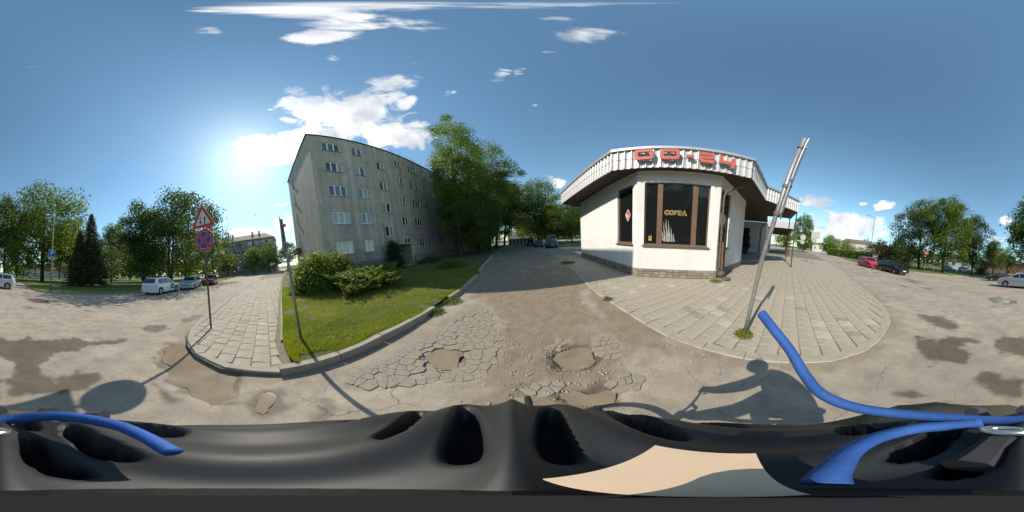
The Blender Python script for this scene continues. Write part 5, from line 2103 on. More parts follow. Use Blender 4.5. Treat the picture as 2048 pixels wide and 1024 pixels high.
def juniper(name, label, pos, r, h, n_spray, seed, lm, size=.085):
    rs = np.random.RandomState(seed)
    root = thing(name, label, 'shrub', (*pos, .2))
    C, N, A, T = [], [], [], []
    st = MB()
    for k in range(n_spray):
        a = rs.rand() * 6.283
        el = rs.uniform(.12, .75)
        L_ = r[0] * rs.uniform(.55, 1.15) if abs(math.cos(a)) > .7 else r[1] * rs.uniform(.55, 1.15)
        b = np.array([rs.uniform(-.45, .45) * r[0], rs.uniform(-.45, .45) * r[1], 0])
        d = np.array([math.cos(a), math.sin(a), 0])
        m = 95
        t = rs.rand(m) ** .8
        z = h * (math.sin(el * 1.4) * (1.25 * t - .45 * t ** 2)) * rs.uniform(.85, 1.15)
        side = np.array([-d[1], d[0], 0])
        w = .17 * L_ * np.sin(np.pi * np.clip(t, .05, .97)) ** .7 + .02
        lat = rs.randn(m) * .6
        p = b + d * (L_ * .72 * t)[:, None] + side * (lat * w)[:, None]
        p[:, 2] += z + rs.randn(m) * .025 - np.abs(lat) * w * .2
        C.append(p)
        N.append(rs.randn(m, 3) * .45 + [0, 0, 1])
        A.append(d + side * np.sign(lat)[:, None] * .6 + [0, 0, .35])
        T.append(rs.rand(m) * .35 + t * .55)
        if k % 5 == 0:
            q = b + d * L_ * .6
            st.tube([(b[0], b[1], 0), (q[0], q[1], float(h * math.sin(el * 1.4) * .6))], [.02, .006], 5)
    C, N, A, T = map(np.concatenate, (C, N, A, T))
    obj('stem', st, BARK, root)
    leaf_cloud('foliage', C, N, size, T, lm, root, .30, A, rs)


juniper('juniper_shrub', 'wide feathery juniper spreading over the middle of the lawn', (-6.9, 5.2), (2.0, 2.0), 1.45, 480, 51, LM['juniper'], .15)
juniper('juniper_shrub', 'small yellow-green juniper in front of the wide one', (-5.6, 3.6), (.55, .55), .75, 110, 52, LM['yellow'], .075)

# clipped hedge along the far side of the right-hand road
rs = np.random.RandomState(61)
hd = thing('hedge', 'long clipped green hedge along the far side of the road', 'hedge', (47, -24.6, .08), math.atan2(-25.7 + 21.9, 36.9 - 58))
n = 9000
q = rs.rand(n, 3)
f = rs.randint(0, 3, n)
q[f == 0, 1] = np.round(q[f == 0, 1])
q[f == 1, 2] = 1
q[f == 2, 1] = np.round(q[f == 2, 1])
C = (q - [.5, .5, 0]) * [22, 1.5, 2.3] + rs.randn(n, 3) * .10
leaf_cloud('foliage', C, rs.randn(n, 3) + [0, 0, .3], .30, rs.rand(n), LM['light'], hd, .7, None, rs)
obj('stem', MB().box((0, 0, 1.0), (21.6, 1.0, 2.0)), mat('hedge_core', (.02, .03, .012), .95), hd)  # solid dark box filling the hedge behind its leaves, no stems

# potted topiary in the shop recess
top = thing('potted_topiary', 'dark twisted evergreen in a brown pot in the shop recess', 'plant', (19.6, 2.75, .28))
obj('pot', MB().tube([(0, 0, 0), (0, 0, .1), (0, 0, .75), (0, 0, .8)], [.30, .34, .46, .46], 14), mat('brown_pot', (.10, .05, .04), .7), top)
rs = np.random.RandomState(71)
t = rs.rand(6000)
ang = rs.rand(6000) * 6.283
rad = (.52 + .10 * np.sin(t * 16)) * (1.05 - .45 * t) * rs.rand(6000) ** .3
C = np.stack([np.cos(ang) * rad + .14 * np.sin(t * 7), np.sin(ang) * rad, .8 + t * 2.35], 1)
leaf_cloud('foliage', C, np.stack([np.cos(ang), np.sin(ang), np.full(6000, .4)], 1) + rs.randn(6000, 3) * .4, .13, rs.rand(6000), LM['thuja'], top, .5, None, rs)
obj('stem', MB().tube([(0, 0, .6), (.05, 0, 2.4)], .05, 6), BARK, top)


def weed(label, pos, r, h, n, seed, lm=None):
    rs = np.random.RandomState(seed)
    root = thing('weed', label, 'weed', pos)
    a = rs.rand(n) * 6.283
    L_ = r * rs.rand(n) ** .6
    d = np.stack([np.cos(a), np.sin(a), np.zeros(n)], 1)
    C = d * L_[:, None] + [0, 0, 0]
    C[:, 2] = h * rs.rand(n) * (1 - .6 * L_ / r)
    leaf_cloud('leaf', C, rs.randn(n, 3) * .6 + [0, 0, .6], .055, rs.rand(n), lm or LM['yellow'], root, .32, d + [0, 0, .9], rs)


weed('bright weeds round the foot of the leaning pole', (2.70, .27, .04), .17, .15, 420, 81)
weed('yellowish weed patch between slabs near the shop corner', (6.35, 2.0, .04), .28, .06, 420, 82)
weed('weeds growing on the kerb edge of the shop pavement', (2.36, 3.6, .03), .13, .09, 200, 83)
weed('weeds in the joint by the foot of the shop wall corner', (3.6, 10.2, .04), .5, .12, 1400, 84, LM['juniper'])
weed('ragged grass where the lawn spills over the kerb', (-2.0, 4.6, .02), .35, .12, 900, 85, LM['juniper'])
weed('weed clump at the buried part of the lawn kerb', (-2.12, 3.7, .02), .28, .11, 700, 86, LM['juniper'])
so = MB()
so.ell((0, 0, 0), (.30, .20, .09), 12, 8, jit=.2)
obj('soil_heap', so, mat('dry_soil', (.13, .10, .07), .95, var=.3, scale=20, bump=.8), None, (6.9, 1.72, .045), smooth=False, label='small heap of brown soil on the slabs near the shop corner', cat='soil')
rr = random.Random(13)
for k, (x, y) in enumerate(((7.05, 1.95), (7.15, 1.88), (6.98, 1.98), (7.28, 1.92), (7.5, 1.7))):
    st = MB().ell((0, 0, .02), (rr.uniform(.04, .08), rr.uniform(.03, .06), .035), 7, 5, jit=.25)
    obj('rubble_stone', st, STONES[k % 3], None, (x, y, .045), label='loose stone at the foot of the shop wall below the blocks', cat='stone', group='loose stones below the block stack')

# ================================================================== vehicles
TYRE = mat('tyre_rubber', (.018, .018, .019), .9, var=.2, scale=20)
RIM = mat('alloy_rim', (.42, .42, .43), .35, .7, var=.1)
CARGLASS = glass_mat('car_glass', (.012, .015, .018), .03, .9)
BLACKP = mat('black_plastic', (.02, .02, .021), .6, var=.1)
LAMPG = mat('headlamp_glass', (.62, .62, .60), .12, .2, var=.05)
REDL = mat('tail_lamp', (.35, .012, .01), .2, var=.05)
PLATE = mat('number_plate', (.70, .70, .68), .5, var=.03)


def paint(name, c, rough=.32, metal=.25):
    return mat(name, c, rough, metal, var=.04, scale=2, coat=.6)


# side profiles: (fraction of length from the nose, height fraction) for the upper outline; ws/rs: windscreen foot and head, rear window head and foot
CARS = {
    'hatch': dict(L=4.2, W=1.76, H=1.50, top=[(0, .42), (.05, .52), (.24, .63), (.27, .65), (.44, .97), (.55, 1.0), (.78, .98), (.88, .90), (.965, .64), (.99, .5), (1, .36)], ws=(.27, .44), rs=(.87, .965), belt=.62, wb=(.19, .80), doors=(.47, .66, .86)),
    'mpv': dict(L=4.35, W=1.82, H=1.62, top=[(0, .40), (.05, .50), (.20, .62), (.24, .65), (.42, .97), (.52, 1.0), (.80, .98), (.90, .91), (.975, .64), (.995, .5), (1, .34)], ws=(.24, .42), rs=(.89, .972), belt=.61, wb=(.18, .80), doors=(.46, .65, .86)),
    'estate': dict(L=4.65, W=1.78, H=1.46, top=[(0, .42), (.05, .55), (.27, .66), (.30, .68), (.45, .97), (.55, 1.0), (.82, .98), (.92, .93), (.98, .68), (.995, .5), (1, .36)], ws=(.30, .45), rs=(.925, .978), belt=.65, wb=(.185, .785), doors=(.49, .66, .90)),
    'suv': dict(L=4.55, W=1.88, H=1.70, top=[(0, .42), (.04, .56), (.24, .66), (.28, .68), (.43, .97), (.53, 1.0), (.82, .99), (.91, .92), (.97, .68), (.995, .52), (1, .36)], ws=(.28, .43), rs=(.90, .968), belt=.64, wb=(.19, .80), doors=(.47, .66, .88)),
    'sedan': dict(L=4.5, W=1.76, H=1.43, top=[(0, .42), (.05, .54), (.28, .66), (.31, .68), (.46, .97), (.55, 1.0), (.68, .98), (.83, .72), (.97, .69), (.995, .52), (1, .38)], ws=(.31, .46), rs=(.69, .83), belt=.65, wb=(.185, .79), doors=(.49, .65, .77)),
    'van': dict(L=5.2, W=1.95, H=2.3, top=[(0, .30), (.03, .42), (.13, .52), (.16, .55), (.30, .95), (.38, 1.0), (.95, .99), (.985, .94), (.995, .5), (1, .25)], ws=(.16, .30), rs=(.985, .993), belt=.52, wb=(.16, .80), doors=(.30, .45, .60)),
}


def build_car(kind, body_m, label, pos, heading, group, far=False, name='car', rim_m=None, z=.0):
    """heading: direction the nose points (degrees, from +X counter-clockwise)"""
    P = CARS[kind]
    L, Wd, H = P['L'], P['W'], P['H']
    root = thing(name, label, 'van' if kind == 'van' else 'car', (*pos, z), R(heading), group)
    fx = lambda f: L / 2 - f * L                       # nose at +x
    wr, ra = H * .205 if kind != 'van' else .34, 0
    ra = wr + .055
    wx = [fx(P['wb'][0]), fx(P['wb'][1])]
    tp = P['top']

    def ztop(f):
        return float(np.interp(f, [p[0] for p in tp], [p[1] for p in tp])) * H
    fr = {p[0] for p in tp} | {.02, .12, .36, .62, .70}
    for w in P['wb']:
        for k in (-1, -.92, -.7, -.35, 0, .35, .7, .92, 1):
            fr.add(min(.995, max(.005, w + k * ra / L)))
    fr = sorted(fr)
    sect = []
    for f in fr:
        x = fx(f)
        e = min(1, min(f, 1 - f) / .07)
        nose = .80 + .20 * math.sin(e * math.pi / 2)
        hw = Wd / 2 * nose
        zb = .21 + (.10 if f < .02 or f > .98 else 0)
        for w in wx:
            if abs(x - w) < ra - 1e-6:
                zb = max(zb, wr + math.sqrt(ra * ra - (x - w) ** 2))
        zt = ztop(f)
        bz = min(P['belt'] * H + .03 * H * (f - .3), zt - .012)
        inset = 1.0
        cab = max(0.0, (zt - bz) / (H - P['belt'] * H))
        tw = hw * (.93 - .22 * min(1, cab))
        mid = max(zb + .01, min(.42 * H, bz - .02))
        sect.append([(x, 0, zb), (x, hw * .9, zb), (x, hw * .985, zb + .02), (x, hw, mid), (x, hw * .965, max(bz, mid + .005)), (x, tw, max(zt - .012 - .02 * cab, bz + .003)), (x, tw * .6, zt + .012 * cab), (x, 0, zt + .02 * cab)])
    mb = MB()
    n = 8
    full = []
    for s in sect:
        full.append(s + [(x, -y, z_) for x, y, z_ in s[-2:0:-1]])
    m = len(full[0])
    V = [p for s in full for p in s]
    F = []
    for i in range(len(full) - 1):
        for k in range(m):
            F.append((i * m + k, (i + 1) * m + k, (i + 1) * m + (k + 1) % m, i * m + (k + 1) % m))
    F.append(tuple(range(m)))
    F.append(tuple((len(full) - 1) * m + k for k in range(m - 1, -1, -1)))
    mb.add(V, F)
    me = mb.mesh('body', [body_m], True)
    body = link('body', me, root)
    em = body.modifiers.new('edges', 'EDGE_SPLIT')
    em.split_angle = R(32)

    def sec(f):
        """interpolated half section at fraction f: belt point, roof edge point, top centre, half top"""
        i = max(0, min(len(fr) - 2, np.searchsorted(fr, f) - 1))
        t = (f - fr[i]) / (fr[i + 1] - fr[i])
        return [Vector(a).lerp(Vector(b), t) for a, b in zip(sect[i], sect[i + 1])]

    def patch(nm, pts, m_, off=.008, par=root):
        c = [Vector(p) for p in pts]
        nn = (c[1] - c[0]).cross(c[-1] - c[0]).normalized()
        o_ = MB().add([p + nn * off for p in c] + [p - nn * .004 for p in c], [tuple(range(len(c)))] + [((i + 1) % len(c), i, len(c) + i, len(c) + (i + 1) % len(c)) for i in range(len(c))])
        return obj(nm, o_, m_, par)

    def lerp(a, b, t):
        return a.lerp(b, t)
    # windscreen and rear window: follow the outline between foot and head
    for nm, (f0, f1) in (('windscreen', P['ws']), ('rear_window', P['rs'])):
        if kind == 'van' and nm == 'rear_window':
            continue
        d = (f1 - f0)
        a, b = sec(f0 + d * .10), sec(f0 + d * .90)
        k = .90
        q = [(a[5].x, a[5].y * k * 1.02, a[6].z), (b[5].x, b[5].y * k, b[6].z), (b[5].x, -b[5].y * k, b[6].z), (a[5].x, -a[5].y * k * 1.02, a[6].z)]
        if nm == 'windscreen':
            q = q[::-1]
            q = [q[3], q[2], q[1], q[0]]
        pts = [Vector(p) for p in q]
        nn = (pts[1] - pts[0]).cross(pts[2] - pts[0])
        if (nm == 'windscreen') != (nn.x > 0):
            pts = pts[::-1]
        patch(nm, pts, CARGLASS, .016)
    # side windows between the pillars
    d0, d1, d2 = P['doors']
    spans = [(P['ws'][0] + (P['ws'][1] - P['ws'][0]) * .55, d0 + .015), (d0 + .02, d1 - .008), (d1 + .008, d2)]
    spans = [(P['ws'][0] + (P['ws'][1] - P['ws'][0]) * .45, d0 + .03), (d0 + .045, d1 + .01), (d1 + .025, d2)] if kind != 'van' else [(.22, .40)]
    for s in (1, -1):
        for a, b in spans:
            A, B = sec(a), sec(b)
            lo, hi = .06, .86
            p0, p1 = lerp(A[4], A[5], lo), lerp(A[4], A[5], hi)
            q0, q1 = lerp(B[4], B[5], lo), lerp(B[4], B[5], hi)
            pts = [Vector((p.x, p.y * s, p.z)) for p in (p0, q0, q1, p1)]
            nn = (pts[1] - pts[0]).cross(pts[2] - pts[0])
            if nn.y * s < 0:
                pts = pts[::-1]
            patch('side_window', pts, CARGLASS, .008)
    # wheels
    for w in wx:
        for s in (1, -1):
            y = s * (Wd / 2 - .10)
            ty = MB()
            prof = [(-.10, wr * .62), (-.105, wr * .94), (-.08, wr), (.08, wr), (.105, wr * .94), (.10, wr * .62)]
            k = 20
            vs = [(w + math.cos(6.2832 * i / k) * r_, y + o_, wr + math.sin(6.2832 * i / k) * r_) for o_, r_ in prof for i in range(k)]
            fs = [(j * k + i, j * k + (i + 1) % k, (j + 1) * k + (i + 1) % k, (j + 1) * k + i) for j in range(5) for i in range(k)]
            ty.add(vs, fs)
            wo = obj('wheel', ty, TYRE, root)
            rb = MB().disc((w, y + s * .07, wr), (0, s, 0), wr * .64, .03, 18, 0)
            for i in range(5):
                a = 6.2832 * i / 5
                rb.box((w + math.cos(a) * wr * .33, y + s * .092, wr + math.sin(a) * wr * .33), (.05, .016, .05))
            obj('rim', rb, rim_m or RIM, wo)
    # lamps, plates, mirrors, handles
    for s in (1, -1):
        a = sec(.045)
        b = sec(.15)
        pts = [Vector((p.x, p.y * s, p.z)) for p in (lerp(a[3], a[4], .55), lerp(b[3], b[4], .8), lerp(b[4], b[5], .25), lerp(a[4], a[5], .6))]
        nn = (pts[1] - pts[0]).cross(pts[2] - pts[0])
        if nn.y * s < 0:
            pts = pts[::-1]
        patch('headlight', pts, LAMPG, .014)
        a, b = sec(.93), sec(.988)
        pts = [Vector((p.x, p.y * s, p.z)) for p in (lerp(a[3], a[4], .6), lerp(b[3], b[4], .45), lerp(b[4], b[5], .5), lerp(a[4], a[5], .25))]
        nn = (pts[1] - pts[0]).cross(pts[2] - pts[0])
        if nn.y * s < 0:
            pts = pts[::-1]
        patch('taillight', pts, REDL, .014)
        f_ = P['ws'][0] + (P['ws'][1] - P['ws'][0]) * .45
        mp_ = sec(f_)[4]
        obj('mirror', MB().ell((mp_.x, s * (mp_.y + .10), mp_.z + .07), (.07, .11, .08), 8, 6), body_m, root, smooth=True)
        if not far:
            for f_ in P['doors'][:2]:
                hp = sec(f_ + .0)
                obj('door_handle', MB().box((hp[3].x, s * (hp[4].y + .012), hp[4].z - .10), (.16, .03, .025)), body_m, root)
    for f_, sg in ((0, 1), (1, -1)):
        x = fx(f_) + sg * .012
        obj('number_plate', MB().box((x, 0, .30 * H if sg > 0 else .46 * H), (.02, .5, .11)), PLATE, root)
        bp = MB()
        y_ = Wd * .38
        bp.box((fx(f_) - sg * .03, 0, .20 * H), (.10, 2 * y_, .12))
        obj('bumper', bp, BLACKP if kind in ('suv', 'van') else body_m, root)
    obj('grille', MB().box((fx(0) + .004, 0, .375 * H), (.03, Wd * .42, .07 * H)), BLACKP, root)
    # sill between the wheels
    sl = MB().box(((wx[0] + wx[1]) / 2, 0, .20), (abs(wx[0] - wx[1]) - 2 * ra, Wd * .93, .06))
    obj('sill', sl, BLACKP, root)
    return root


GP = 'cars parked along the park kerb'
wc = build_car('mpv', paint('white_paint', (.74, .75, .74), .3, 0), 'white people carrier with a green door logo parked by the park', (-14.0, -9.25), 177, GP)
lg = MB().prism([(-.36, -.22), (.30, -.22), (.36, .0), (.30, .24), (-.36, .24)], 0, .004)
GREENP = mat('green_print', (.02, .20, .10), .5, var=.15)
lo = obj('door_logo', lg, GREENP, wc, (.62, -.925, .66), (R(90), 0, 0))
lo2 = obj('logo_bar', MB().box((0, 0, .006), (.5, .07, .003)), MATS['white_print'], lo)
build_car('estate', paint('pale_blue_paint', (.36, .47, .50)), 'pale blue car nose to nose behind the white people carrier', (-18.9, -8.15), 6, GP)
build_car('hatch', paint('dark_red_paint', (.17, .02, .028)), 'dark red hatchback, furthest of the three by the park', (-23.9, -7.1), 6, GP)
GR_ = 'cars parked across the right-hand road'
build_car('hatch', paint('bright_red_paint', (.50, .025, .03)), 'bright red hatchback parked in front of the bronze tree', (19.8, -14.2), 176, GR_)
build_car('estate', paint('black_paint', (.012, .014, .018)), 'black estate car parked in front of the red hatchback', (14.7, -14.25), 175, GR_)
build_car('suv', paint('silver_paint', (.50, .53, .55), .3, .5), 'silver off-road car crossing the mouth of the opposite street', (.45, -18.3), 3, None)
build_car('sedan', paint('charcoal_paint', (.03, .032, .036)), 'dark saloon half hidden behind the silver off-road car', (3.6, -25.5), 20, None, True)
build_car('suv', paint('dark_grey_blue_paint', (.07, .085, .095)), 'dark grey off-road car parked nose-on in the shaded side street', (6.9, 28.2), 262, 'cars parked in the side street')
build_car('hatch', paint('dark_green_paint', (.03, .05, .045)), 'dark green car parked just behind the grey off-road car', (5.6, 33.6), 262, 'cars parked in the side street', True)
build_car('sedan', paint('dull_black_paint', (.02, .02, .02), .5), 'black saloon furthest down the side street', (4.6, 40.5), 265, 'cars parked in the side street', True)
van = build_car('van', paint('cream_paint', (.62, .60, .56), .4, 0), 'white van with a red roof box standing behind the side street cars', (9.2, 37.0), 265, 'cars parked in the side street', True, name='van')
obj('roof_box', MB().box((.4, 0, 2.42), (1.4, 1.2, .22)), paint('red_box_paint', (.45, .04, .03)), van)
build_car('hatch', paint('silver_blue_paint', (.38, .44, .52)), 'small silver-blue car driving up the far right-hand road', (64, -22.5), 163, None, True)
build_car('hatch', paint('blue_far_paint', (.12, .2, .34)), 'blue hatchback glimpsed between the island trunks', (21.5, -44), 170, 'cars parked behind the island', True)
build_car('suv', paint('white_far_paint', (.68, .68, .66), .4, 0), 'white car glimpsed right of the island tree trunk', (17.0, -46), 172, 'cars parked behind the island', True)
build_car('sedan', paint('far_silver_paint', (.5, .5, .5)), 'silver saloon parked beyond the park trees', (-40, -70), 20, None, True)

# ================================================================== street furniture
GALV = mat('galvanised_steel', (.30, .31, .31), .5, .55, var=.18, scale=8, bump=.1)
DGALV = mat('weathered_steel', (.20, .20, .20), .6, .5, var=.2, scale=8)
SREDM = mat('sign_red', (.48, .045, .035), .5, var=.06)
SBLUE = mat('sign_blue', (.012, .085, .36), .5, var=.06)
SWHITE = mat('sign_white', (.62, .61, .56), .5, var=.05)
SBLACK = mat('sign_black', (.015, .015, .018), .6)
SBACK = mat('sign_back', (.40, .41, .41), .5, .4, var=.08)


def frame(nrm):
    n_ = Vector((*nrm, 0)).normalized()
    return n_, math.atan2(n_.y, n_.x) + R(90)      # local -y looks along the normal


def ring(r0, r1, n=36):
    mb = MB()
    V = [(math.cos(6.28319 * k / n) * r_, 0, math.sin(6.28319 * k / n) * r_) for r_ in (r0, r1) for k in range(n)]
    mb.add(V, [(k, (k + 1) % n, n + (k + 1) % n, n + k) for k in range(n)])
    return mb


def plate_xz(poly, y, m, parent, nm, th=.004):
    n = len(poly)
    mb = MB().add([(x, y, z) for x, z in poly] + [(x, y + th, z) for x, z in poly],
                  [tuple(range(n)), tuple(range(2 * n - 1, n - 1, -1))] + [((i + 1) % n, i, n + i, n + (i + 1) % n) for i in range(n)])
    return obj(nm, mb, m, parent)


def circ(r, n=36, cx=0, cz=0):
    return [(cx + math.cos(6.28319 * k / n) * r, cz + math.sin(6.28319 * k / n) * r) for k in range(n)]


def tri_round(s, r, n=5):
    """equilateral triangle, point up, side s, rounded corners, centred on its centroid"""
    h = s * math.sqrt(3) / 2
    c = [(0, h * 2 / 3), (-s / 2, -h / 3), (s / 2, -h / 3)]
    out = []
    for i, (x, z) in enumerate(c):
        l = math.hypot(x, z)
        k = (l - 2 * r) / l
        a0 = (90, 210, 330)[i] - 60
        for j in range(n + 1):
            a = R(a0 + 120 * j / n)
            out.append((x * k + r * math.cos(a), z * k + r * math.sin(a)))
    return out


# ---- two-way traffic warning above a no-stopping roundel
sp = thing('road_sign_post', 'road sign post with two-way warning triangle above no-stopping roundel', 'road sign', (-4.63, -1.46, .10))
lean = (-.12, -.03)
obj('pole', MB().tube([(0, 0, -.1), (lean[0] * .5, lean[1] * .5, 2.0), (lean[0], lean[1], 3.95)], .03, 10), mat('rusty_pole', (.12, .105, .10), .7, .3, var=.3, scale=10), sp, smooth=True)
nrm, az = frame((.949, -.316))
tri = obj('warning_triangle', MB(), SREDM, sp)
bpy.data.objects.remove(tri)


def sign_part(nm, root, z, az, poly, m, rx=0, off=-.035, ry=0, dx=0, dy=0):
    n = len(poly)
    mb = MB().add([(x, off, q) for x, q in poly] + [(x, off + .006, q) for x, q in poly], [tuple(range(n))] + [((i + 1) % n, i, n + i, n + (i + 1) % n) for i in range(n)], 0)
    mb.add([(x, off + .006, q) for x, q in poly], [tuple(range(n - 1, -1, -1))], 1)
    me = mb.mesh(nm, [m, SBACK])
    return link(nm, me, root, (dx, dy, z), (rx, ry, az))


zt = 3.38
t1 = sign_part('warning_triangle', sp, zt, az, tri_round(.95, .055), SWHITE, ry=R(2), dx=lean[0] * .87, dy=lean[1] * .87)
plate_xz(tri_round(.915, .048), -.039, SREDM, t1, 'red_border')
plate_xz(tri_round(.60, .014), -.043, SWHITE, t1, 'white_field')


def arrow(x, up, h=.25):
    s = 1 if up else -1
    p = [(-.016, -h / 2), (.016, -h / 2), (.016, h / 2 - .09), (.05, h / 2 - .09), (0, h / 2), (-.05, h / 2 - .09), (-.016, h / 2 - .09)]
    p = [(a, b * s) for a, b in p]
    if s < 0:
        p = p[::-1]
    return [(x + a, -.035 + b) for a, b in p]


plate_xz(arrow(-.085, False), -.047, SBLACK, t1, 'down_arrow')
plate_xz(arrow(.085, True), -.047, SBLACK, t1, 'up_arrow')
zd = 2.70
d1 = sign_part('no_stopping_roundel', sp, zd, az, circ(.36), SWHITE, ry=R(2), dx=lean[0] * .67, dy=lean[1] * .67)
plate_xz(circ(.35), -.039, SREDM, d1, 'red_disc')
for k in range(4):
    a0 = R(90 * k)
    n = 8
    pts = []
    for j in range(n + 1):
        a = a0 - R(33) + R(66) * j / n
        pts.append((math.cos(a) * .262, math.sin(a) * .262))
    pts.append((math.cos(a0) * .055, math.sin(a0) * .055))
    w_ = [((x - math.cos(a0) * .15) * 1.10 + math.cos(a0) * .15, (z_ - math.sin(a0) * .15) * 1.10 + math.sin(a0) * .15) for x, z_ in pts]
    plate_xz(w_, -.042, SWHITE, d1, 'white_edge')
    plate_xz(pts, -.046, SBLUE, d1, 'blue_field')
for z_ in (2.5, 2.9, 3.25):
    obj('clamp', MB().tube([(lean[0] * z_ / 3.95, lean[1] * z_ / 3.95, z_ - .02), (lean[0] * z_ / 3.95, lean[1] * z_ / 3.95, z_ + .02)], .042, 10), GALV, sp)

# ---- bare pole on the lawn with a plate seen edge-on
p2 = thing('sign_pole', 'thin grey pole on the lawn carrying a sign seen edge-on', 'sign pole', (-3.29, .73, .15))
obj('pole', MB().tube([(0, 0, -.1), (.02, -.06, 1.4), (.03, -.13, 2.62)], .03, 10), GALV, p2, smooth=True)
vd = Vector((-3.29, .73)).normalized()
pl = MB().box((0.05, -.045, 2.28), (.60, .012, .62))
o = obj('sign_plate', pl, SBACK, p2, (.02, -.10, 0), (0, 0, math.atan2(vd.y, vd.x) + math.pi))
for z_ in (2.1, 2.48):
    obj('clamp', MB().box((.03, -.1, z_), (.10, .10, .04)), GALV, p2)

# ---- leaning pole on the shop pavement
p3 = thing('sign_pole', 'leaning galvanised pole with edge-on sign plates on the shop pavement', 'sign pole', (2.73, .27, .045))
tp_ = Vector((-.31, -.60, 3.66))
pth = [(0, 0, -.1), (-.03, -.09, .75), (-.10, -.19, 1.5), (-.19, -.36, 2.3), (-.31, -.60, 3.66)]
obj('pole', MB().tube(pth, .037, 12), GALV, p3, smooth=True)
vd = Vector((2.5, -.2, 0)).normalized()


def edge_plate(z0, z1, w, nm):
    a = Vector(pth[3]).lerp(tp_, (z0 - 2.3) / 1.36) if z0 > 2.3 else Vector(pth[2]).lerp(Vector(pth[3]), (z0 - 1.5) / .8)
    b = Vector(pth[3]).lerp(tp_, (z1 - 2.3) / 1.36)
    nrm_ = Vector((.02, -1, -.15)).normalized()
    k = nrm_ * .062
    q = [a + vd * (-w / 2), a + vd * (w / 2), b + vd * (w / 2), b + vd * (-w / 2)]
    mb = MB().add([p + k for p in q] + [p + k * 1.24 for p in q], [(3, 2, 1, 0), (4, 5, 6, 7), (0, 1, 5, 4), (1, 2, 6, 5), (2, 3, 7, 6), (3, 0, 4, 7)])
    return obj(nm, mb, SBACK, p3)


edge_plate(2.72, 3.46, .62, 'sign_plate')
edge_plate(2.2, 2.66, .60, 'sign_plate')
for z_ in (2.24, 2.7, 3.46):
    c = Vector(pth[3]).lerp(tp_, (z_ - 2.3) / 1.36)
    obj('clamp', MB().tube([c + Vector((.005, .01, -.025)), c + Vector((-.005, -.01, .025))], .052, 10), DGALV, p3)
    obj('clamp_arm', MB().box(c + Vector((0, -.05, 0)), (.05, .09, .03)), DGALV, p3)


def lamp_post(label, pos, h, arm, seed):
    root = thing('street_lamp', label, 'street lamp', (*pos, .08))
    a = Vector((*arm, 0))
    mb = MB().tube([(0, 0, -.1), (0, 0, h * .3), (0, 0, h * .93), a * .12 + Vector((0, 0, h * .97)), a * .55 + Vector((0, 0, h * .995)), a * .9 + Vector((0, 0, h))], [.10, .085, .055, .045, .04, .035], 9)
    obj('post', mb, mat('lamp_concrete', (.22, .21, .19), .85, var=.15), root, smooth=True)
    d = a.normalized()
    hb = MB().ell((0, 0, 0), (.42, .16, .09), 10, 6)
    o = obj('lamp_head', hb, mat('lamp_shell', (.50, .50, .48), .4, .2), root, tuple(a * 1.08 + Vector((0, 0, h + .02))), (0, R(-8), math.atan2(d.y, d.x)), smooth=True)
    obj('lamp_glass', MB().ell((.05, 0, -.05), (.26, .12, .06), 10, 6), mat('lamp_lens', (.5, .5, .48), .2), o, smooth=True)
    return root


ll = lamp_post('tall street lamp in front of the park carrying a P sign', (-5.6, -17.1), 11.0, (1.5, -.3), 1)
nrm, az = frame((.32, .95))
psn = sign_part('parking_plate', ll, 4.17, az, [(-.38, -.40), (.38, -.40), (.38, .40), (-.38, .40)], SWHITE, off=-.12)
plate_xz([(-.355, -.375), (.355, -.375), (.355, .375), (-.355, .375)], -.125, SBLUE, psn, 'blue_field')
pm_ = text_mesh('P', .72, .002, .018, 0, SWHITE)
link('letter', pm_, psn, (0, -.131, 0), (R(90), 0, 0))
ps2 = sign_part('supplementary_plate', ll, 3.58, az, [(-.38, -.13), (.38, -.13), (.38, .13), (-.38, .13)], SWHITE, off=-.12)
plate_xz([(-.26, -.05), (.26, -.05), (.26, .05), (-.26, .05)], -.125, SBLACK, ps2, 'car_symbol')
lamp_post('nearer of the two street lamps behind the red hatchback', (29.2, -21.1), 10.6, (.9, 1.2), 2)
lamp_post('further street lamp against the cloud bank', (62.4, -31.8), 13.6, (.9, 1.4), 3)

gp_ = thing('sign_pole', 'thin green pole on the park edge right of the lamp', 'sign pole', (-6.4, -15.6, .1))
obj('pole', MB().tube([(0, 0, -.1), (.08, 0, 3.3)], .03, 8), mat('green_steel', (.07, .12, .10), .6, .3), gp_)
obj('sign_plate', MB().box((.10, .06, 2.9), (.03, .55, .5)), SBACK, gp_, (0, 0, 0), (0, 0, R(-20)))


def simple_sign(label, pos, zc, face, kind, ztop=None, r=.35, az_n=(0, 1)):
    root = thing('road_sign', label, 'road sign', (*pos, .05))
    obj('pole', MB().tube([(0, 0, -.1), (0, 0, (ztop or zc + r) - .02)], .032, 8), GALV, root)
    nn, az = frame(az_n)
    if kind == 'round':
        o = sign_part('sign_face', root, zc, az, circ(r, 28), face, off=-.045)
    elif kind == 'square':
        o = sign_part('sign_face', root, zc, az, [(-r, -r * .85), (r, -r * .85), (r, r * .85), (-r, r * .85)], face, off=-.045)
    else:
        o = sign_part('sign_face', root, zc, az, [(x, -z_) for x, z_ in tri_round(r * 2.2, .05)][::-1], face, off=-.045)
    return root, o


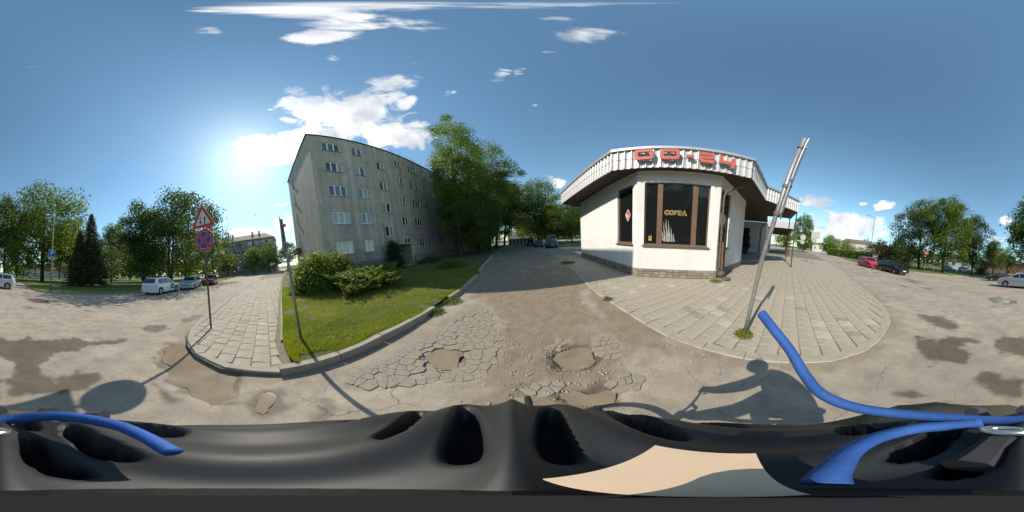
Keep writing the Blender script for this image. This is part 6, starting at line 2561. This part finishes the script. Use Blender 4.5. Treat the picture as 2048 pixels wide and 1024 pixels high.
r_, o = simple_sign('red round no-entry sign on the green island', (15.1, -21.9), 3.25, SWHITE, 'round', None, .37, (-.45, .9))
plate_xz(circ(.355), -.050, SREDM, o, 'red_disc')
plate_xz([(-.25, -.055), (.25, -.055), (.25, .055), (-.25, .055)], -.055, SWHITE, o, 'white_bar')
r_, o = simple_sign('faded purple roundel right of the no-entry sign', (14.1, -23.1), 2.72, mat('faded_violet', (.13, .06, .12), .6), 'round', None, .37, (-.3, .95))
plate_xz([(-.13, -.62), (.13, -.62), (.13, -.44), (-.13, -.44)], -.045, SWHITE, o, 'small_plate')
simple_sign('grey back of a round sign at the end of the left pavement', (-41.8, 3.9), 2.45, SBACK, 'round', None, .40, (1, 0))
r_, o = simple_sign('white and red give-way triangle at the far crossing', (-45.7, 5.0), 2.6, SREDM, 'tri', None, .42, (1, 0))
plate_xz([(x, -z_) for x, z_ in tri_round(.55, .02)][::-1], -.052, SWHITE, o, 'white_field')
simple_sign('blue square sign at the far crossing', (-43.8, 6.2), 2.75, SBLUE, 'square', None, .5, (1, 0))
r_, o = simple_sign('pale round sign with small plate beyond the canopy post', (48.9, -10.2), 4.7, SBACK, 'round', None, .85, (-1, .2))
plate_xz([(-.5, -2.0), (.5, -2.0), (.5, -1.0), (-.5, -1.0)], -.045, SBACK, o, 'small_plate')
r_, o = simple_sign('grey back of a square sign on a thin post by the road', (17.3, -5.0), 3.22, SBACK, 'square', 3.6, .48, (-1, .25))
simple_sign('small white and red sign on a concrete post by the hedge', (46.5, -21.5), 2.6, SREDM, 'round', None, .35, (-1, .4))
pp = thing('utility_pole', 'wooden utility pole with one arm in front of the dark island tree', 'utility pole', (13.0, -50.3, 0))
obj('pole', MB().tube([(0, 0, -.1), (.05, 0, 7.7)], [.14, .10], 9), mat('grey_wood', (.20, .18, .15), .9), pp)
obj('arm', MB().tube([(.05, 0, 7.1), (3.0, .8, 7.15)], .05, 6), GALV, pp)
# litter bin and bench in the park
bn = thing('litter_bin', 'small dark litter bin on the park path', 'bin', (-8.8, -33.0, .1))
obj('bucket', MB().tube([(0, 0, .25), (0, 0, .95)], [.24, .30], 12), BLACKP, bn)
obj('post', MB().tube([(0, 0, 0), (0, 0, .9)], .05, 6), BLACKP, bn)
bb = thing('park_boulder', 'grey boulder at the corner of the park lawn', 'boulder', (-7.0, -19.6, .1))
obj('stone', MB().ell((0, 0, .15), (.75, .5, .38), 10, 7, jit=.12), STONES[0], bb)
# gull in the sky between the far block and the flats
gl = thing('gull', 'gull gliding in the sky left of the flats', 'bird', (-46, 1.0, 17.5), R(95))
gm = mat('gull_feather', (.30, .29, .28), .8)
obj('body', MB().ell((0, 0, 0), (.30, .09, .09), 8, 6), gm, gl, smooth=True)
for s in (1, -1):
    obj('wing', MB().add([(.12, s * .05, .03), (-.10, s * .05, .03), (-.14, s * .42, .16), (.05, s * .45, .17), (-.22, s * .95, .06), (.12, s * .05, .05), (-.10, s * .05, .05), (-.14, s * .42, .18), (.05, s * .45, .19), (-.22, s * .95, .07)],
                        [(0, 1, 2, 3), (3, 2, 4), (8, 7, 6, 5), (9, 7, 8), (0, 3, 8, 5), (3, 4, 9, 8), (4, 2, 7, 9), (2, 1, 6, 7)]), gm, gl)
# red and white rag lying by the kerb in front of the red hatchback
rg = MB().ell((0, 0, .03), (.28, .14, .06), 9, 6, jit=.25)
o = obj('litter_bag', rg, mat('brown_red_rag', (.25, .08, .06), .9, var=.3), None, (16.2, -12.3, .01), label='crumpled reddish litter on the road in front of the black estate car', cat='litter')
obj('white_paper', MB().ell((.30, .02, .04), (.09, .08, .05), 7, 5, jit=.2), SWHITE, o)
obj('paper_scrap', MB().ell((0, 0, .03), (.09, .07, .05), 7, 5, jit=.3), SWHITE, None, (1.62, 9.2, 0.01), label='scrap of white paper lying in the shaded side street', cat='litter')

# ================================================================== the rider under the camera
def cf(px, py, r):
    """point r metres from the camera along a direction given in the helmet camera's own frame (degrees right of ahead, degrees up)"""
    a, e = R(px), R(py)
    return Vector((math.sin(a) * math.cos(e), math.cos(a) * math.cos(e), math.sin(e))) * r


def skin_mesh(name, verts, edges, sub=1):
    """verts: {key: (x, y, z, radius)}; edges: key pairs -> smooth skinned mesh data"""
    keys = list(verts)
    me = bpy.data.meshes.new(name + '_bones')
    me.from_pydata([verts[k][:3] for k in keys], [(keys.index(a), keys.index(b)) for a, b in edges], [])
    bm = bmesh.new()
    bm.from_mesh(me)
    lay = bm.verts.layers.skin.verify()
    bm.verts.ensure_lookup_table()
    for i, k in enumerate(keys):
        q = verts[k][3]
        bm.verts[i][lay].radius = (q, q) if not isinstance(q, tuple) else q
        bm.verts[i][lay].use_root = (i == 0)
    bm.to_mesh(me)
    bm.free()
    o = bpy.data.objects.new(name + '_tmp', me)
    COL.objects.link(o)
    o.modifiers.new('Skin', 'SKIN').use_smooth_shade = True
    sm = o.modifiers.new('Sub', 'SUBSURF')
    sm.levels = sm.render_levels = sub
    dg = bpy.context.evaluated_depsgraph_get()
    out = bpy.data.meshes.new_from_object(o.evaluated_get(dg))
    bpy.data.objects.remove(o)
    return out


def build_rider():
    root = thing('person', 'rider in an olive jacket leaning forward on a bicycle under the camera', 'person', (0, -.3, 0))
    V = {'pelvis': (0, -.43, .95, .20), 'belly': (0, -.38, 1.06, .24), 'chest': (0, -.30, 1.19, .25), 'upper': (0, -.19, 1.32, .17), 'neck': (0, -.10, 1.43, .055),
         'jaw': (0, -.035, 1.49, .062), 'skull': (0, -.005, 1.56, .085), 'nose': (0, .085, 1.525, .012), 'crown': (0, -.01, 1.62, .07)}
    E = [('pelvis', 'belly'), ('belly', 'chest'), ('chest', 'upper'), ('upper', 'neck'), ('neck', 'jaw'), ('jaw', 'skull'), ('skull', 'crown'), ('skull', 'nose')]
    for s, n in ((1, 'r'), (-1, 'l')):
        V.update({'sh' + n: (s * .17, -.20, 1.31, .085), 'ua' + n: (s * .20, -.06, 1.19, .088), 'el' + n: (s * .22, .08, 1.06, .080), 'fa' + n: (s * .22, .22, .98, .070), 'wr' + n: (s * .22, .35, .905, .045), 'pa' + n: (s * .22, .41, .895, .034)})
        E += [('upper', 'sh' + n), ('sh' + n, 'ua' + n), ('ua' + n, 'el' + n), ('el' + n, 'fa' + n), ('fa' + n, 'wr' + n), ('wr' + n, 'pa' + n)]
        for k, l in enumerate((.030, .035, .033, .026)):
            x = s * (.22 + (k - 1.5) * .020)
            V.update({'k%d%s' % (k, n): (x, .445, .900, .0095), 'm%d%s' % (k, n): (x, .465, .880, .0088), 't%d%s' % (k, n): (x, .452, .880 - l, .008)})
            E += [('pa' + n, 'k%d%s' % (k, n)), ('k%d%s' % (k, n), 'm%d%s' % (k, n)), ('m%d%s' % (k, n), 't%d%s' % (k, n))]
        V.update({'th' + n: (s * .18, .39, .875, .011), 'tt' + n: (s * .18, .415, .85, .010)})
        E += [('pa' + n, 'th' + n), ('th' + n, 'tt' + n)]
        V['hp' + n] = (s * .10, -.44, .88, .13)
        E.append(('pelvis', 'hp' + n))
        if s > 0:
            leg = [('kn', (.13, -.06, .80, .085)), ('cf', (.125, -.16, .58, .056)), ('an', (.12, -.20, .40, .036)), ('to', (.12, -.03, .335, .036))]
        else:
            leg = [('kn', (-.13, -.10, .62, .085)), ('cf', (-.125, -.24, .40, .056)), ('an', (-.12, -.30, .20, .036)), ('to', (-.12, -.13, .145, .036))]
        prev = 'hp' + n
        for q, v in leg:
            V[q + n] = v
            E.append((prev, q + n))
            prev = q + n
    me = skin_mesh('body', V, E, 1)
    jm = mat('olive_jacket', (.075, .072, .045), .9, var=.2, scale=9, bump=.3, bscale=200)
    tm = mat('dark_trousers', (.02, .022, .028), .9)
    sk = mat('skin', (.45, .27, .19), .6, var=.08)
    sh = mat('dark_shoe', (.02, .018, .016), .7)
    me.materials.clear()
    for m_ in (jm, tm, sk, sh):
        me.materials.append(m_)
    for p in me.polygons:
        c = p.center
        i = 0
        if c.z < .45 and c.y > -.30 and (c.z < .22 or (c.x > 0 and c.z < .385)):
            i = 3
        elif c.z < .97:
            i = 1
        elif c.z > 1.455 and c.y > -.16 or c.y > .36:
            i = 2
        p.material_index = i
    obj('body', me, jm, root, (0, .3, 0))
    for s in (1, -1):
        obj('eye', MB().ell((s * .032, .073, 1.553), (.012, .008, .009), 8, 6), mat('eye_white', (.7, .68, .65), .3), root, (0, .3, 0))
        obj('ear', MB().ell((s * .088, -.01, 1.54), (.014, .026, .034), 8, 6), sk, root, (0, .3, 0))
    obj('mouth', MB().ell((0, .062, 1.475), (.022, .012, .006), 8, 5), mat('lip', (.35, .14, .11), .5), root, (0, .3, 0))
    return root


build_rider()


def build_bike():
    root = thing('bicycle', 'black bicycle ridden along the side street below the camera', 'bicycle', (0, 0, 0))
    fm_ = mat('black_frame_paint', (.02, .02, .022), .35, .2, coat=.5)
    fr, rr_, bb = (0, .60, .345), (0, -.52, .345), (0, -.10, .28)
    for c, nm in ((fr, 'front_wheel'), (rr_, 'rear_wheel')):
        n = 40
        mb = MB().tube([(c[0], c[1] + math.cos(6.28319 * k / n) * .325, c[2] + math.sin(6.28319 * k / n) * .325) for k in range(n + 1)], .022, 7, cap=False)
        w = obj('wheel', mb, TYRE, root, smooth=True)
        rm_ = MB().tube([(c[0], c[1] + math.cos(6.28319 * k / n) * .298, c[2] + math.sin(6.28319 * k / n) * .298) for k in range(n + 1)], .011, 6, cap=False)
        obj('rim', rm_, RIM, w, smooth=True)
        for k in range(16):
            a = 6.28319 * k / 16
            obj('spoke', MB().tube([(c[0] + (.02 if k % 2 else -.02), c[1], c[2]), (c[0], c[1] + math.cos(a) * .292, c[2] + math.sin(a) * .292)], .0016, 4), RIM, w)
    head_t, head_b, seat = (0, .37, .78), (0, .42, .64), (0, -.36, .78)
    mb = MB()
    for a, b, r_ in ((head_t, head_b, .022), (head_b, bb, .021), ((0, .375, .75), seat, .019), (bb, seat, .018), (bb, rr_, .013), ((0, -.345, .78), rr_, .011)):
        mb.tube([a, b], r_, 9)
    obj('frame', mb, fm_, root)
    fk = MB()
    for s in (-.055, .055):
        fk.tube([head_b, (s, .45, .62), (s, .60, .345)], .013, 7)
    obj('fork', fk, fm_, root)
    hb = MB().tube([(-.28, .40, .865), (-.19, .44, .868), (-.06, .43, .85), (.06, .43, .85), (.19, .44, .868), (.28, .40, .865)], .012, 8)
    hb.tube([head_t, (0, .37, .82), (0, .43, .85)], .014, 8)
    h = obj('handlebar', hb, fm_, root, smooth=True)
    for s in (1, -1):
        obj('grip', MB().tube([(s * .185, .442, .868), (s * .285, .398, .865)], .017, 8), BLACKP, h)
    sd_ = MB().ell((0, -.47, .875), (.075, .14, .03), 12, 8)
    sd_.tube([seat, (0, -.42, .86)], .013, 8)
    obj('saddle', sd_, BLACKP, root, smooth=True)
    cr_ = MB().disc((.045, bb[1], bb[2]), (1, 0, 0), .09, .006, 24)
    cr_.tube([(.06, bb[1], bb[2]), (.075, -.04, .29 + .0)], .009, 6)
    cr_.tube([(-.05, bb[1], bb[2]), (-.075, -.20, .12)], .009, 6)
    ck = obj('crank', cr_, RIM, root)
    for x, y, z in ((.12, -.05, .29), (-.12, -.19, .10)):
        obj('pedal', MB().box((x, y, z), (.09, .10, .02)), BLACKP, ck)


build_bike()


def build_helmet():
    root = thing('bicycle_helmet', 'black vented bicycle helmet filling the bottom of the picture', 'helmet', (0, 0, CAM_H))
    root.rotation_euler = TILT.to_euler()
    ax, ay, az, cy, cz = .107, .135, .124, .008, -.222
    nu, nv = 200, 220
    U = np.linspace(R(-88), R(88), nu)
    Vv = np.linspace(R(-104), R(104), nv)
    uu, vv = np.meshgrid(U, Vv)
    d_u, d_v = np.degrees(uu), np.degrees(vv)
    m = np.full(uu.shape, 9.0)
    vents = [(-11, 28, 3.6, 17, .30), (9.5, 28, 3.4, 17, .22), (-27, 30, 3.2, 16, .35), (33, 30, 4.6, 19, .3), (-46, 34, 5, 19, .2), (52, 20, 5.5, 17, .2), (-62, 6, 5, 18, 0), (66, 4, 5, 18, 0),
             (-5.5, -21, 2.4, 8.5, 0), (5.5, -21, 2.4, 8.5, 0), (-15, -25, 2.6, 10, -.1), (15, -25, 2.6, 10, -.1), (-6, -42, 3.8, 8, 0), (6, -42, 3.8, 8, 0), (-19, -48, 4, 9, -.1), (19, -48, 4, 9, -.1), (-34, -34, 4.5, 14, -.1), (36, -34, 4.5, 14, -.1)]
    for uc, vc, uw, vw, sk in vents:
        q = d_u - uc - sk * (d_v - vc) * (1 if uc > 0 else -1)
        m = np.minimum(m, np.abs(q / uw) ** 2.6 + np.abs((d_v - vc) / vw) ** 2.6)
    # raised ribs between the vents, a sharper one along the middle; the vents sink into the shell
    rib = .020 * np.cos(np.radians(d_u) * 360 / 19) + .035 * np.exp(-(d_u / 2.2) ** 2)
    dent = sstep(1.5, .62, m)
    k = 1 + rib * np.clip(1.3 - np.abs(d_v) / 90, 0, 1) - .17 * dent
    X = ax * np.sin(uu) * k
    Y = cy + ay * np.cos(uu) * np.sin(vv) * k
    Z = cz + az * np.cos(uu) * np.cos(vv) * k
    idx = np.arange(nu * nv).reshape(nv, nu)
    F = np.stack([idx[:-1, :-1], idx[:-1, 1:], idx[1:, 1:], idx[1:, :-1]], -1)
    keep = Z[:-1, :-1] > cz - .045
    F = F[keep]
    mb = MB()
    mb.v = np.stack([X, Y, Z], -1).reshape(-1, 3).tolist()
    mb.f = F[:, ::-1].tolist()
    mb.m = (m[:-1, :-1][keep] < .85).astype(int).tolist()
    HM = mat('helmet_shell', (.022, .024, .025), .56, 0, var=.2, scale=40, spec=.4)
    o = obj('shell', mb, [HM, mat('black_foam', (.006, .006, .007), .95)], root, smooth=True)
    lin = MB().ell((0, cy, cz - .01), (ax * .80, ay * .82, az * .72), 32, 20)
    obj('foam_liner', lin, mat('black_foam', (.010, .010, .011), .95), root, smooth=True)
    # rear fit grid
    gd = MB()
    for q in (-32, -16, 0, 16, 32):
        gd.tube([(ax * 1.02 * math.sin(R(q)), cy + ay * 1.05 * math.cos(R(q)) * math.sin(R(v)), cz + az * 1.05 * math.cos(R(q)) * math.cos(R(v))) for v in (-46, -58, -70, -82)], .005, 6)
    obj('rear_rib', gd, mat('grey_helmet_trim', (.05, .053, .056), .4), root)
    # camera mount
    mt = MB().prism([(.0028, .0146), (.0241, .020), (.027, .002), (.0075, -.002), (.0046, .0077)][::-1], -.0735, -.072)
    obj('mount_pad', mt, mat('beige_pad', (.60, .45, .31), .8, var=.08, scale=60), root, label='beige adhesive pad under the camera mount')
    sb = MB().tube([(0, 0, -.062), (0, 0, -.09)], .0055, 14)
    sb.tube([(0, 0, -.078), (0, 0, -.105)], [.008, .016], 20)
    obj('mount_stub', sb, mat('mount_black', (.006, .006, .007), .8), root)
    # strap buckle at the back
    bk = MB()
    c = cf(174, -61.5, .118)
    n = 20
    bk.tube([(c.x + .008 * math.cos(6.2832 * k_ / n), c.y + .004 * math.sin(6.2832 * k_ / n), c.z + .004 * math.sin(6.2832 * k_ / n)) for k_ in range(n + 1)], .0022, 6, cap=False)
    obj('buckle', bk, mat('steel_buckle', (.62, .62, .62), .25, .9), root, smooth=True)
    st = MB()
    p = [cf(174, -62, .12), cf(168, -68, .115), cf(160, -74, .105)]
    st.tube(p, .006, 6)
    obj('strap', st, mat('black_webbing', (.03, .03, .034), .9), root)
    return root


build_helmet()


def build_cord():
    root = thing('tether_cord', 'bright blue safety cord looping round the helmet', 'cord', (0, 0, CAM_H))
    root.rotation_euler = TILT.to_euler()
    cm = mat('blue_cord', (.022, .085, .30), .75, var=.2, scale=40, bump=.08, bscale=400)
    px = lambda x, y, r: cf((x - 1024) * .17578, (512 - y) * .17578, r)

    def spl(pts, n=6):
        out = []
        P = [pts[0]] + pts + [pts[-1]]
        for i in range(1, len(P) - 2):
            for j in range(n):
                t = j / n
                a, b, c, d = P[i - 1], P[i], P[i + 1], P[i + 2]
                out.append(.5 * ((2 * b) + (c - a) * t + (2 * a - 5 * b + 4 * c - d) * t * t + (3 * b - a - 3 * c + d) * t ** 3))
        out.append(pts[-1])
        return out
    A = spl([px(*q) for q in ((1524, 628, .165), (1545, 655, .155), (1580, 700, .15), (1610, 750, .145), (1640, 785, .14), (1700, 812, .14), (1800, 828, .14), (1900, 836, .14), (2048, 840, .138), (2130, 833, .130), (2200, 835, .122), (2280, 850, .112), (2340, 875, .104), (2395, 905, .096))])
    obj('long_loop', MB().tube(A, [.0043 * p.length / .145 for p in A], 9), cm, root, smooth=True)
    B = spl([px(*q) for q in ((1648, 968, .088), (1665, 940, .090), (1705, 900, .098), (1765, 872, .112), (1850, 855, .124), (1960, 846, .130))])
    obj('short_loop', MB().tube(B, [.0028 + .0012 * k_ / len(B) for k_ in range(len(B))], 9), cm, root, smooth=True)


build_cord()
print('objects', len(bpy.data.objects), 'tris', sum(len(m.loop_triangles) or sum(len(p.vertices) - 2 for p in m.polygons) for m in bpy.data.meshes if m.users))
